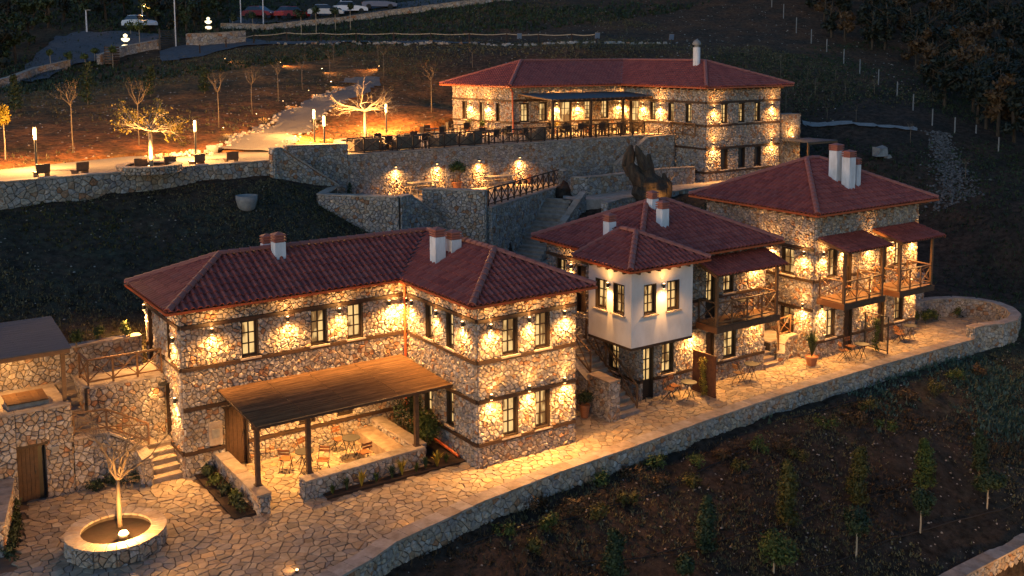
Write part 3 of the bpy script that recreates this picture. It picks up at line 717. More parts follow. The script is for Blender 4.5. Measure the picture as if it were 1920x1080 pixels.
# patio with reed pergola
pg = empty('pergola', (-4, 3, 2.4), 'reed-roofed timber pergola over the lit patio of the L-shaped house', 'pergola')
m = MB()
xs = [-7.2, -5.55, -4.0, -2.25, -.25]
for i in range(4):
    a, b = xs[i], xs[i + 1]; k = 72
    for j in range(k):
        y0 = 1.2 + (4.86 - 1.2) * j / k; y1 = 1.2 + (4.86 - 1.2) * (j + 1) / k; f = lambda y: 2.60 + (y - 1.2) * .045
        m.add([(a + .015, y0, f(y0) + .02), (b - .015, y0, f(y0) + .02), (b - .015, y1, f(y1) + .02), (a + .015, y1, f(y1) + .02), (a + .015, (y0 + y1) / 2, f(y0) + .05), (b - .015, (y0 + y1) / 2, f(y0) + .05)], [(0, 1, 5, 4), (4, 5, 2, 3), (0, 3, 2, 1)], random.random())
    m.build('reed_panel', REED, pg); m = MB()
for x in xs: MB().bar((x, 1.22, 2.60), (x, 4.84, 2.765), .03, .04).build('batten', TIMBER, pg)
MB().bar((-7.2, 1.6, 2.5), (-.3, 1.6, 2.52), .12, .14).build('beam', RAFT, pg)
MB().bar((-7.2, 1.18, 2.6), (-.25, 1.18, 2.62), .04, .09).build('beam', TIMBER, pg)
for k in range(14): x = -7.1 + k * .52; MB().bar((x, 1.2, 2.56), (x, 4.8, 2.72), .06, .08).build('rafter', RAFT, pg)
for x in (-7.06, -5.38, -1.46): MB().box(x - .07, x + .07, 1.53, 1.67, .62, 2.44).box(x - .11, x + .11, 1.49, 1.71, .62, .65).build('post', RAFT, pg)
spot(pg, (-5.6, 3.4, 2.5), (0, 0, -1), 1000, 165, 1, .05); spot(pg, (-3.2, 3.4, 2.5), (0, 0, -1), 1000, 165, 1, .05)
for x in (-5.6, -3.2): MB().lathe((x, 3.4, 2.52), [(.05, 0), (.05, .02)], 10).build('bulb', BULB, pg)
rubble_wall('patio_wall', 'short stone parapet on the left side of the patio, running out from the brown door', [(-7.15, 4.8, .55), (-7.15, .85, .55)], -.1, w=.34, sides=(1, -1), single=110)
rubble_wall('patio_wall', 'low stone wall with sloping cap along the front of the patio, ending in a square pier', [(-5.75, 1.25, .55), (-1.3, 1.55, .55)], -.1, w=.34, sides=(1, -1), single=110)
rubble_wall('patio_wall', 'stone parapet on the right side of the patio behind the stone bench', [(-1.3, 1.6, .55), (-1.35, 4.85, .55)], -.1, w=.34, sides=(1, -1), single=80)
b = MB().box(-2.25, -1.55, 2.0, 4.8, 0, .36).build('stone_bench', CAP); tag(b, 'plain stone bench built along the right side of the patio', 'bench')

# planting bed soil
for nm, poly in (('planting_bed', [(-5.2, .95), (-1.2, 1.2), (-.05, 1.3), (-.05, 4.8), (-1.1, 4.8), (-1.15, 1.3), (-1.2, 1.2), (-.05, .05), (-5.15, .7)]),):
    MB().box(-5.15, -.03, .72, 1.1, -.02, .05).box(-1.12, -.03, 1.1, 4.84, -.02, .06).build('planting_bed', SOIL, kind='structure')
MB().box(-8.05, -7.35, 1.0, 4.84, -.02, .05).build('planting_bed', SOIL, kind='structure')

# ------------------------------------------------------------------ second house: plaster oriel over the stone ground floor
B2B = (.78, 3.66)
h2 = empty('stone_house', (8.85, 1.95, 0), 'stone house with a white plastered corner tower jutting over its door', 'house', 'stone guest houses along the terrace')
core = MB(); st = Stones()
house_face(core, st, h2, (8.85, 1.95, 0), X, -Y, 7.25, -.1, 5.72, [(.2, .78, 0, 2.12, 'g'), (1.2, 1.87, .86, 2.14), (3.7, 4.2, 0, 2.2, 'd'), (4.75, 5.5, .88, 2.12), (3.65, 4.2, 2.82, 4.85, 'g'), (4.65, 5.3, 3.75, 4.95)], (.78, 2.55, 3.66), sx=.19, sy=.13)
house_face(core, st, h2, (8.85, 1.95, 0), Y, -X, 6.15, -.1, 5.72, [(1.2, 1.85, .85, 2.1), (4.75, 5.4, 3.8, 4.95), (3.35, 4.0, 2.84, 4.9, 'd')], (.78, 3.66, 5.06), sx=.19, sy=.13)
panel(core, (16.1, 1.95, 0), Y, X, 6.15, -.1, 5.72, []); panel(core, (8.85, 8.1, 0), X, Y, 7.25, -.1, 5.72, [])
core.build('wall', MORTAR, h2)
Stones().face((16.1, 1.95, 0), Y, Z, X, [(0, -.1), (6.15, -.1), (6.15, 5.72), (0, 5.72)], .32, .22, steps=1).build(h2, MS, 0)
st.build(h2, MS, 300)
# plastered tower
m = MB(); TX0, TX1, TY0, TY1, TZ0, TZ1 = 7.28, 10.45, .62, 3.2, 2.74, 5.80
panel(m, (TX0, TY0, 0), X, -Y, TX1 - TX0, TZ0, TZ1, [(.62, 1.25, 3.93, 5.11), (1.81, 2.45, 3.93, 5.11)])
panel(m, (TX0, TY0, 0), Y, -X, TY1 - TY0, TZ0, TZ1, [(.41, 1.06, 3.93, 5.11), (1.45, 2.14, 3.93, 5.11)])
panel(m, (TX1, TY0, 0), Y, X, 1.33, TZ0, TZ1, []); panel(m, (TX0, TY1, 0), X, Y, 1.57, TZ0, TZ1, [])
m.box(TX0 + .001, TX1 - .001, TY0 + .001, TY1 - .001, TZ0 + .002, TZ0 + .05)
tower = m.build('plaster_tower', PLASTER, h2)
for O, ex, n, a, b in (((TX0, TY0, 0), X, -Y, .62, 1.25), ((TX0, TY0, 0), X, -Y, 1.81, 2.45), ((TX0, TY0, 0), Y, -X, .41, 1.06), ((TX0, TY0, 0), Y, -X, 1.45, 2.14)):
    window(tower, O, ex, n, a, b, 3.93, 5.11, rows=3)
m = MB().box(TX0 - .015, TX1 + .015, TY0 - .015, TY0 + .1, TZ0 - .1, TZ0 - .002).box(TX0 - .015, TX0 + .1, TY0 + .1, TY1, TZ0 - .1, TZ0 - .002).box(TX0 + .1, TX1, TY0 + .1, 1.87, TZ0 - .06, TZ0 - .002).box(TX0 + .1, 8.84, 1.87, TY1, TZ0 - .06, TZ0 - .002)
m.build('sill_beam', TIMBER, tower)
fixture(h2, (TX0, TY0, 0), X, -Y, 1.54, 4.98, .6); fixture(h2, (TX0, TY0, 0), Y, -X, 1.27, 4.98, .6)
# roofs
e2 = 5.75; hd = 3.55; r2 = e2 + .46 * hd; bx0, bx1, by0, by1 = 8.35, 16.6, 1.45, 8.55
a1_, a2_ = (bx0 + hd, by0 + hd, r2), (bx1 - hd, by0 + hd, r2)
for pts in ([(bx0, by0, e2), (bx1, by0, e2), a2_, a1_], [(bx0, by1, e2), (bx0, by0, e2), a1_], [(bx1, by1, e2), (bx0, by1, e2), a1_, a2_], [(bx1, by0, e2), (bx1, by1, e2), a2_]): roof_plane(h2, pts)
for a, b in (((bx0, by0, e2), a1_), ((bx1, by0, e2), a2_), ((bx0, by1, e2), a1_), (a1_, a2_), ((bx1, by1, e2), a2_)): ridge(h2, a, b)
te = 5.86; thd = 2.03; tx0, ty0, tx1 = 6.83, .17, 10.9; ta = (tx0 + thd, ty0 + thd, te + .46 * thd); tb = (ta[0], 4.4, ta[2]); ty1 = 3.65
roof_plane(h2, [(tx0, ty0, te), (tx1, ty0, te), ta]); roof_plane(h2, [(tx0, ty1, te), (tx0, ty0, te), ta, (ta[0], ty1 - .4, ta[2])]); roof_plane(h2, [(tx1, ty0, te), (tx1, ty1 - .6, te), (ta[0], ty1, ta[2]), ta])
ridge(h2, (tx0, ty0, te), ta); ridge(h2, (tx1, ty0, te), ta); ridge(h2, ta, (ta[0], 3.1, ta[2])); ridge(h2, (tx0, ty1, te), (ta[0], ty1 - .5, ta[2]), .09)
gutter(h2, [(tx0, ty1, te), (tx0 - .04, ty0 - .04, te), (tx1 + .02, ty0 - .04, te)]); gutter(h2, [(bx0 - .05, by1, e2), (bx0 - .05, 3.7, e2)]); gutter(h2, [(tx1 + .1, by0 - .05, e2), (bx1 + .05, by0 - .05, e2), (bx1 + .05, by1, e2)])
rafters(h2, (TX0 + .1, ty0 + .02, te), (TX1, ty0 + .02, te), (0, 1, 0), .52, .42); rafters(h2, (tx0 + .02, TY0 + .1, te), (tx0 + .02, TY1, te), (1, 0, 0), .52, .42)
rafters(h2, (8.37, 4.1, e2), (8.37, 8.1, e2), (1, 0, 0)); rafters(h2, (11.3, by0, e2), (16, by0, e2), (0, 1, 0))
for x, y, z1, w, d in ((9.05, 4.05, 6.98, .38, .38), (11.4, 3.42, 7.38, .38, .38), (11.9, 4.6, 7.62, .36, .36)): chimney(h2, x, y, 5.9, z1, w, d)
# balcony under its own tiled canopy
def balcony(h, u0, u1, v0, v1, zf, ztop, e, r, eu0, eu1, ev, group, lab):
    m = MB(); k = round((u1 - u0) / .14)
    for i in range(k): MB().box(u0 + (u1 - u0) * i / k + .004, u0 + (u1 - u0) * (i + 1) / k - .004, v0, v1 - .08, zf - .04, zf).build('plank', RAILW, h)
    MB().box(u0 - .02, u1 + .02, v0 - .07, v0 - .001, zf - .28, zf - .03).build('fascia_beam', RAFT, h)
    MB().box(u0 - .07, u0 - .021, v0 - .07, v1 - .08, zf - .28, zf - .03).build('fascia_beam', BISTRO, h)
    MB().box(u1 + .021, u1 + .07, v0 - .07, v1 - .08, zf - .28, zf - .03).build('fascia_beam', RAFT, h)
    for x in (u0 + .05, u1 - .05): MB().box(x - .055, x + .055, v0, v0 + .11, zf, ztop).build('post', RAILW, h)
    MB().box(eu0 + .05, eu1 - .05, v0 + .0, v0 + .1, ztop, ztop + .1).build('beam', RAFT, h)
    roof_plane(h, [(eu0, ev, e), (eu1, ev, e), (eu1, v1 - .05, r), (eu0, v1 - .05, r)], tw=.19)
    MB().bar((eu0 - .02, ev, e - .04), (eu0 - .02, v1 - .06, r - .04), .04, .12).bar((eu1 + .02, ev, e - .04), (eu1 + .02, v1 - .06, r - .04), .04, .12).build('bargeboard', BISTRO, h)
    xfence('balcony_railing', lab, [(u0 + .04, v1 - .15, zf), (u0 + .04, v0 + .05, zf), (u1 - .04, v0 + .05, zf), (u1 - .04, v1 - .15, zf)], .95, .95, group, .05)
balcony(h2, 11.95, 15.6, .75, 1.95, 2.82, 4.85, 4.95, 5.42, 11.8, 16.0, .6, 'crossed timber balcony railings', 'crossed timber railing of the balcony beside the white plastered tower')
for s, z, e in ((6.5, 4.9, 1.0), (6.6, 2.6, 1.2)): fixture(h2, (8.85, 1.95, 0), X, -Y, s, z, e)
fixture(h2, (8.85, 1.95, 0), X, -Y, 2.75, 2.45, 1.3, upon=False); fixture(h2, (8.85, 1.95, 0), Y, -X, 4.3, 4.75, .7)

# ------------------------------------------------------------------ third house: two balconies
h3 = empty('stone_house', (18.8, 1.5, 0), 'tall stone house at the far right with two small canopied balconies', 'house', 'stone guest houses along the terrace')
core = MB(); st = Stones(); Z3 = 6.78
house_face(core, st, h3, (18.8, 1.5, 0), X, -Y, 7.6, -.1, Z3, [(.88, 1.58, 3.68, 5.0), (2.1, 2.65, 2.92, 4.95, 'd'), (4.65, 5.2, 2.92, 4.95, 'd'), (5.8, 6.4, 3.62, 4.85), (.85, 1.55, .88, 2.2), (2.15, 2.8, 0, 2.2, 'd'), (4.65, 5.2, 0, 2.15, 'd'), (5.95, 6.65, .88, 2.15)], (.80, 3.62), sx=.19, sy=.13)
house_face(core, st, h3, (18.8, 1.5, 0), Y, -X, 6.7, -.1, Z3, [(1.1, 1.86, 3.72, 4.95), (1.05, 1.85, .92, 2.2, 'g'), (2.95, 3.5, 4.2, 4.9)], (2.29, 3.62, 5.06), sx=.19, sy=.13)
panel(core, (26.4, 1.5, 0), Y, X, 6.7, -.1, Z3, []); panel(core, (18.8, 8.2, 0), X, Y, 7.6, -.1, Z3, [])
core.build('wall', MORTAR, h3)
st.face((26.4, 1.5, 0), Y, Z, X, [(0, -.1), (6.7, -.1), (6.7, Z3), (0, Z3)], .3, .2, steps=1)
st.build(h3, MS, 300)
x0, x1, y0, y1 = 18.2, 27.0, .9, 8.8; hd = (y1 - y0) / 2; r3 = Z3 + .47 * hd; a1_, a2_ = (x0 + hd, y0 + hd, r3), (x1 - hd, y0 + hd, r3)
for pts in ([(x0, y0, Z3), (x1, y0, Z3), a2_, a1_], [(x0, y1, Z3), (x0, y0, Z3), a1_], [(x1, y1, Z3), (x0, y1, Z3), a1_, a2_], [(x1, y0, Z3), (x1, y1, Z3), a2_]): roof_plane(h3, pts)
for a, b in (((x0, y0, Z3), a1_), ((x1, y0, Z3), a2_), ((x0, y1, Z3), a1_), (a1_, a2_), ((x1, y1, Z3), a2_)): ridge(h3, a, b)
gutter(h3, [(x0 - .05, y1, Z3), (x0 - .05, y0 - .05, Z3), (x1 + .05, y0 - .05, Z3), (x1 + .05, y1, Z3)])
rafters(h3, (18.9, y0, Z3), (26.4, y0, Z3), (0, 1, 0), L=.6); rafters(h3, (x0, 1.6, Z3), (x0, 8.2, Z3), (1, 0, 0), L=.6)
for x, y, z1, w, d in ((22.25, 2.45, 8.95, .44, .44), (22.15, 3.1, 9.22, .46, .46), (22.95, 2.55, 8.55, .28, .32)): chimney(h3, x, y, 6.9, z1, w, d)
balcony(h3, 19.0, 21.75, .0, 1.5, 2.9, 5.1, 5.2, 5.6, 18.95, 22.1, -.2, 'crossed timber balcony railings', 'crossed timber railing of the left balcony of the tall far house')
balcony(h3, 22.95, 25.5, .0, 1.5, 2.9, 5.1, 5.2, 5.6, 22.85, 26.1, -.2, 'crossed timber balcony railings', 'crossed timber railing of the right balcony of the tall far house')
for s, z, e in ((.5, 4.85, 1), (.5, 2.45, 1), (1.85, 4.95, .8), (3.75, 4.85, .9), (5.5, 4.95, .8), (7.1, 4.85, .9), (3.9, 2.6, 1.2), (7.1, 2.75, 1.2)): fixture(h3, (18.8, 1.5, 0), X, -Y, s, z, e)
for s, z in ((.5, 4.85), (.5, 2.45), (2.35, 4.95)): fixture(h3, (18.8, 1.5, 0), Y, -X, s, z, 1)
MB().lathe((14.9, -2.2, 5), [(.01, 0), (.01, .01)], 3)

# ------------------------------------------------------------------ restaurant on the upper terrace
h4 = empty('stone_lodge', (28.75, 18.3, 5.4), 'long bent stone building with red roof and terrace pergola on the highest terrace', 'restaurant')
core = MB(); st = Stones(); ZE = 11.65
KW = dict(sx=.215, sy=.15, steps=2, small=False)
house_face(core, st, h4, (28.75, 18.3, 0), X, -Y, 6.85, 4.9, ZE, [(1.33, 1.9, 9.3, 10.57, 'w3'), (2.93, 3.47, 9.3, 10.57, 'w3'), (4.42, 4.95, 9.3, 10.57, 'w3'), (1.35, 2.0, 6.32, 7.66, 'dark'), (2.95, 3.6, 6.32, 7.66, 'dark'), (4.45, 5.1, 6.32, 7.66, 'dark')], (6.2, 7.72, 9.19, 10.65), **KW)
house_face(core, st, h4, (28.75, 18.3, 0), Y, -X, 8.1, 4.9, ZE, [(1.25, 1.8, 9.33, 10.56, 'w3'), (2.88, 3.42, 9.33, 10.56, 'w3'), (4.63, 5.2, 9.33, 10.56, 'w3'), (6.35, 7.3, 8.42, 10.6, 'g'), (2.9, 3.6, 5.5, 7.6, 'dark')], (6.2, 7.72, 9.19, 10.65), **KW)
L4, K4, M4 = Vector((20.61, 27.95, 0)), Vector((28.75, 26.4, 0)), Vector((19.6, 34.0, 0))
a4 = (K4 - L4).normalized(); n4 = a4.cross(Z); b4 = (M4 - L4).normalized(); n4b = -b4.cross(Z)
house_face(core, st, h4, L4, a4, n4, (K4 - L4).length, 8.2, ZE, [(.55, 1.13, 9.23, 10.5), (1.9, 2.47, 9.25, 10.52), (3.42, 4.33, 8.42, 10.6, 'g'), (5.32, 5.88, 9.32, 10.58, 'w3'), (6.6, 7.18, 9.32, 10.58, 'w3')], (9.19, 10.68), **KW)
house_face(core, st, h4, L4, b4, n4b, (M4 - L4).length, 8.2, ZE, [(4.6, 5.12, 9.25, 10.5, 'w3'), (2.8, 3.32, 8.42, 10.5, 'g'), (1.28, 1.65, 9.2, 10.48, 'w3')], (9.19, 10.65), **KW)
panel(core, (35.6, 18.3, 0), Y, X, 15, 4.9, ZE, [])
core.build('wall', MORTAR, h4)
st.face(Vector((35.6, 18.3, 0)), Y, Z, X, [(0, 4.9), (6, 4.9), (6, ZE), (0, ZE)], .4, .3, steps=1)
st.build(h4, MS, 60)
R1, R2, R3 = (24.1, 32.1, 13.2), (32.3, 30.5, 13.2), (32.3, 22.0, 13.2)
Le, Me_, Ke, Ce, Re_, Be, Bl = (20.0, 27.45, ZE), (18.9, 34.6, ZE), (28.2, 25.85, ZE), (28.2, 17.75, ZE), (36.3, 17.75, ZE), (36.3, 34.5, ZE), (26.5, 35.2, ZE)
for pts in ([Me_, Le, R1], [Le, Ke, R2, R1], [Ke, Ce, R3, R2], [Ce, Re_, R3], [Re_, Be, R2, R3], [Be, Me_, R1, R2]): roof_plane(h4, pts, tw=.24)
for a, b in ((Me_, R1), (Le, R1), (R1, R2), (R2, R3), (Ce, R3), (Re_, R3), (Be, R2)): ridge(h4, a, b, tl=.42)
MB().bar(Vector(Ke) + Z * .06, Vector(R2) + Z * .06, .16, .02).build('valley_flashing', CONC, h4)
gutter(h4, [Me_, Le, Ke, Ce, Re_, Be])
rafters(h4, (28.95, 17.8, ZE), (35.5, 17.8, ZE), (0, 1, 0), .6); rafters(h4, (28.25, 18.3, ZE), (28.25, 26, ZE), (1, 0, 0), .6)
m = MB().lathe((31.6, 22.1, 12.9), [(.24, 0), (.24, 1.25)], 14, .5).build('chimney', WHITE, h4)
MB().lathe((31.6, 22.1, 14.15), [(.16, 0), (.16, .14), (.27, .16), (.29, .26), (.22, .42), (.08, .52), (.02, .56)], 14, .5).build('chimney_cap', CONC, m)
for s in (.62, 6.0): fixture(h4, (28.75, 18.3, 0), X, -Y, s, 10.35, 1.0); fixture(h4, (28.75, 18.3, 0), X, -Y, s, 8.0, 1.0)
for s in (4.1, 5.85): fixture(h4, (28.75, 18.3, 0), Y, -X, s, 10.35, 1.7)
for s in (3.17, 4.75, 8.0): fixture(h4, L4, a4, n4, s, 10.35, 1.7)
for s in (2.37, 4.2): fixture(h4, L4, b4, n4b, s, 10.35, 1.5)
MB().tube([(20.45, 28.0, 11.5), (20.5, 27.88, 11.2), (20.55, 27.85, 8.5)], .05, 6).build('downpipe', GUT, h4)
# its pergola
pg2 = empty('pergola', (24.5, 24, 8.4), 'grey flat pergola on four dark posts over the upper restaurant terrace', 'pergola')
PP = [(20.9, 27.75), (20.3, 23.25), (28.7, 23.05), (28.7, 26.2)]
k = 22
for i in range(k):
    f0, f1 = i / k, (i + 1) / k
    def pt(f, side):
        a, b = ((20.3, 23.25, 10.95), (28.7, 23.05, 10.95)) if side else ((20.9, 27.75, 11.15), (28.7, 26.2, 11.15))
        return Vector(a).lerp(Vector(b), f)
    g0, g1 = f0 + .0015, f1 - .0015
    q = [pt(g0, 1), pt(g1, 1), pt(g1, 0), pt(g0, 0)]
    MB().add(q + [p - Z * .03 for p in q], [(0, 1, 2, 3), (7, 6, 5, 4), (0, 4, 5, 1), (1, 5, 6, 2), (2, 6, 7, 3), (3, 7, 4, 0)]).build('board', GREYB, pg2)
    MB().bar(pt(f0, 1) - Z * .07 - Y * .12, pt(f0, 0) - Z * .07, .06, .08).build('rafter', RAILW, pg2)
MB().bar((20.35, 23.4, 10.8), (28.7, 23.25, 10.8), .12, .14).build('beam', TIMBER, pg2)
for x in (20.45, 23.5, 26.2): MB().bar((x, 23.35, 8.4), (x, 23.35, 10.75), .14).build('post', TIMBER, pg2)
# entrance block and small canopy on its right
rubble_wall('stone_pier', 'tall lit stone block beside the stairs right of the upper restaurant', [(36.3, 19.2, 9.55), (38.0, 19.0, 9.55)], 6.0, w=1.0, sides=(1,), single=30, cat='wall')
sc = empty('side_canopy', (36.5, 18, 5.6), 'small flat grey canopy on timber posts at the right corner of the upper restaurant', 'canopy')
for i in range(9): MB().box(35.65, 38.6, 15.9 + i * .27, 16.16 + i * .27, 7.92, 7.96).build('board', GREYB, sc)
MB().box(35.65, 38.6, 15.88, 15.98, 7.80, 7.915).build('beam', RAILW, sc)
for x, y in ((38.4, 16.0), (35.8, 16.0)): MB().box(x - .06, x + .06, y - .06, y + .06, 5.2, 7.8).build('post', RAILW, sc)
MB().lathe((37.9, 17.6, 7.84), [(.05, 0), (.05, .03)], 8).build('bulb', BULB, sc); spot(sc, (37.9, 17.6, 7.8), (0, 0, -1), 120, 150, 1, .05)
MB().lathe((37.0, 18.3, 8.1), [(.05, 0), (.05, .03)], 8).build('bulb', BULB, sc); spot(sc, (37.0, 18.1, 8.3), (0, .6, .3), 90, 150, 1, .05)

# ------------------------------------------------------------------ paved levels
slab('upper_terrace', FLATS[4][0], 8.4, GRAVEL, 2.0)
slab('restaurant_floor', [(5.9, 22.2), (28.7, 22.2), (28.7, 26.3), (20.7, 27.9), (19.7, 33.5), (14.5, 31.0), (9.5, 25.0), (6.0, 24.0)], 8.412, CAP, .005)
slab('middle_terrace', FLATS[3][0], 6.0, CAP, 1.0)
slab('alley', FLATS[2][0], 2.84, CAP, .6)
slab('upper_path', [(16.9, 17.6), (17.9, 16.9), (19.5, 16.2), (23, 16.3), (29, 17.2), (35.6, 16.8), (35.6, 18.3), (28.8, 18.3), (28.7, 20.5), (19.5, 20.4), (18.7, 19.9)], 5.6, CAP, .6)
# retaining walls
rubble_wall('retaining_wall', 'tall stone retaining wall under the restaurant terrace, washed by four downlights', [(5.8, 22.3, 8.4), (12, 22.35, 8.4), (20, 22.3, 8.4), (28.7, 22.3, 8.4)], 5.4, w=.4, sides=(1,), single=120, sx=.22, sy=.16, capL=.8)
for x in (8.65, 11.28, 14.12, 17.0):
    t = empty('wall_spotlight', (x, 22.0, 7.6), {8.65: 'downlight on the terrace retaining wall above the left picnic table', 11.28: 'downlight on the terrace retaining wall behind the potted tree', 14.12: 'downlight on the terrace retaining wall above the right picnic table', 17.0: 'rightmost downlight on the terrace retaining wall, above bare paving'}[x], 'wall light', 'downlights on the retaining wall')
    MB().box(x - .05, x + .05, 21.9, 22.09, 7.62, 7.70).build('housing', DARKM, t); MB().box(x - .035, x + .035, 21.93, 22.02, 7.6, 7.618).build('bulb', BULB, t)
    spot(t, (x, 21.93, 7.58), (0, .09, -1), 800, 54, .8); spot(t, (x, 21.88, 7.55), (0, -.2, -1), 300, 160, 1)
rubble_wall('retaining_wall', 'stone wall joining the promenade to the restaurant terrace corner, facing the front left', [(2.3, 22.2, 9.1), (5.78, 22.2, 9.0)], [6.0, 5.4], w=.3, sides=(1,), single=60, sx=.22, sy=.16)
rubble_wall('stair_wall', 'sloping stone parapet running down from the gravel promenade to the picnic terrace', [(1.0, 20.7, 9.15), (1.5, 20.9, 9.15), (4.75, 21.2, 6.95)], [7.0, 6.8, 5.4], w=.3, sides=(1,), single=80, sx=.22, sy=.16)
rubble_wall('retaining_wall', 'stone wall of the picnic terrace below the conical shrub, in bluish shade', [(4.6, 21.2, 6.9), (2.8, 18.85, 6.9), (5.5, 15.8, 6.9), (6.2, 16.2, 6.9)], [5, 3.6, 3.2, 3.0], w=.34, sides=(1,), single=120, sx=.22, sy=.16)
rubble_wall('stair_wall', 'long sloping parapet of the stairs going down between the picnic terrace and the alley', [(6.3, 16.3, 6.9), (10.9, 17.2, 3.75)], [3.0, 2.7], w=.3, sides=(1,), single=60, sx=.22, sy=.16)
rubble_wall('retaining_wall', 'high stone wall left of the crossed fence, behind the sloping parapet', [(8.0, 17.7, 6.9), (10.15, 15.15, 6.9)], 2.7, w=.34, sides=(1,), single=60, sx=.22, sy=.16)
rubble_wall('retaining_wall', 'high pale stone wall under the crossed fence of the picnic terrace', [(10.3, 15.25, 6.0), (18.75, 20.2, 6.0)], 2.7, w=.4, sides=(1,), single=120, sx=.22, sy=.16, capL=.8)
rubble_wall('stone_pier', 'stone pier at the right end of the picnic terrace fence', [(18.5, 19.95, 6.9), (19.0, 20.3, 6.9)], 4.4, w=.4, sides=(1, -1), single=20)
xfence('terrace_railing', 'crossed timber railing along the edge of the picnic terrace', [(10.45, 15.4, 6.06), (18.55, 20.15, 6.06)], .9, .8, 'crossed terrace railings', .06, TIMBER)
xfence('terrace_railing', 'long crossed timber railing along the edge of the upper restaurant terrace', [(5.9, 22.35, 8.46), (27.2, 22.35, 8.46)], .85, 1.0, 'crossed terrace railings', .06, TIMBER)
xfence('terrace_railing', 'short crossed railing turning down the stair beside the restaurant corner', [(27.3, 22.3, 7.6), (28.5, 21.2, 8.46), (28.5, 19.0, 8.46)], .85, 1.0, 'crossed terrace railings', .06, RAILW)
rubble_wall('stair_wall', 'sloping stone parapet of the restaurant stair behind the dead tree trunk', [(24.2, 21.8, 6.7), (26.6, 21.4, 8.35), (28.5, 21.0, 8.45)], 5.3, w=.3, sides=(1,), single=30, sx=.22, sy=.16, capL=.8)
rubble_wall('garden_wall', 'stone garden wall behind the dead tree trunk, above the upper path', [(18.6, 19.0, 6.6), (19.2, 18.3, 6.6), (22.0, 18.5, 6.6), (25.4, 18.9, 6.6), (27.9, 18.5, 6.6)], 5.3, w=.32, sides=(1,), single=100, sx=.3, sy=.22)
rubble_wall('garden_wall', 'low stone wall edging the upper path below the garden wall', [(17.7, 14.9, 5.62), (19.4, 15.7, 5.62), (21, 15.9, 5.62), (24, 16.3, 5.62), (29.2, 17.05, 5.62), (33, 17.4, 5.7)], [3.2, 3.8, 4.0, 4.0, 4.6, 5.0], w=.34, sides=(1,), single=80, sx=.3, sy=.22)
def steps(name, label, start, dirv, width, n, rise, run, m=CAP, cat='stairs', side=MS, group=None):
    """start: foot centre; dirv: uphill direction"""
    s = Vector(start); d = Vector(dirv).normalized(); w = Z.cross(d)
    r = empty(name, s, label, cat, group)
    for i in range(n):
        MB().obox(s + d * (i * run) + Z * (i * rise), d, w, Z, -.02, run + .06, -width / 2, width / 2, rise - .05, rise).build('tread', m, r)
        MB().obox(s + d * (i * run) + Z * (i * rise), d, w, Z, 0.01, run + .0, -width / 2 + .01, width / 2 - .01, -rise - .1 if i else -.1, rise - .052).build('riser', m, r)
    return r
steps('garden_stairs', 'broad dark stone steps climbing along the high pale wall to the upper path', (13.0, 15.7, 2.84), (.86, .50, 0), 1.6, 16, .1725, .29)
rubble_wall('stair_wall', 'bluish flat capped parapet on the right of the broad dark steps', [(17.9, 17.0, 6.0), (16.2, 16.3, 4.9), (14.4, 15.3, 3.9)], [4.5, 3.4, 2.7], w=.3, sides=(-1,), single=30)
steps('garden_stairs', 'stone steps behind the sloping parapet from the promenade to the picnic terrace', (5.0, 21.75, 6.0), (-1, 0, 0), .8, 14, .1715, .25)
steps('house_stairs', 'stone steps with timber handrails climbing between the first two houses', (7.42, .85, 0), (0, 1, 0), 1.05, 17, .167, .275)
rubble_wall('stair_wall', 'short square stone wall with flat cap left of the steps between the first two houses', [(6.62, .75, 1.5), (6.62, 2.1, 1.5)], -.1, w=.42, sides=(1, -1), single=110)
rubble_wall('stair_wall', 'stone wall under the steps rising beside the L-shaped house', [(6.62, 2.2, 1.2), (6.62, 5.6, 2.9)], [-.1, -.1], w=.36, sides=(-1,), single=60)
xfence('stair_railing', 'crossed timber railing on the left of the steps between the first two houses', [(6.75, 2.4, 1.35), (6.75, 5.6, 2.95)], .9, 1.0, 'stair railings', .05)
xfence('stair_railing', 'timber handrail on the right of the steps between the first two houses', [(7.95, 1.0, .12), (7.95, 2.9, 1.3), (7.95, 4.2, 2.05)], .95, 1.5, 'stair railings', .05)
MB().box(4.15, 6.35, 4.6, 4.8, 0, 2.84).build('alley_retaining_wall', MORTAR, kind='structure')
t = Stones().face((4.15, 4.59, 0), X, Z, -Y, [(0, 0), (2.25, 0), (2.25, 2.84), (0, 2.84)], .3, .2)
t.build(bpy.data.objects['alley_retaining_wall'], MS, 40)
steps('house_stairs', 'stone steps between the second house and the tall far house', (16.65, 1.9, 0), (0, 1, 0), .9, 17, .167, .27)
sl0 = slab('stair_landing', [(17.15, 2.5), (18.74, 2.5), (18.74, 3.9), (17.15, 3.9)], .9, CAP, .06)
MB().box(17.17, 18.73, 2.52, 3.9, -.1, .835).build('landing_core', MORTAR, sl0)
Stones().face((17.17, 2.52, 0), X, Z, -Y, [(0, -.1), (1.56, -.1), (1.56, .83), (0, .83)], .2, .14).build(sl0, MS, 40)
rubble_wall('stair_wall', 'curved sloping stone parapet in front of the landing beside the tall house', [(17.25, 1.95, .45), (17.6, 2.25, .75), (18.1, 2.4, .98), (18.75, 2.45, 1.0)], -.1, w=.22, sides=(1, -1), single=60, capL=.4)
xfence('stair_railing', 'small timber railing on the landing in front of the tall house', [(17.25, 2.1, .55), (17.7, 2.55, 1.0), (18.6, 2.6, 1.05)], .85, .8, 'stair railings', .05)
rubble_wall('retaining_wall', 'sloping stone wall climbing from the right side of the tall far house', [(26.45, 1.75, 1.6), (28.0, 3.1, 2.3), (29.6, 3.3, 2.3)], -.1, w=.3, sides=(1,), single=60)
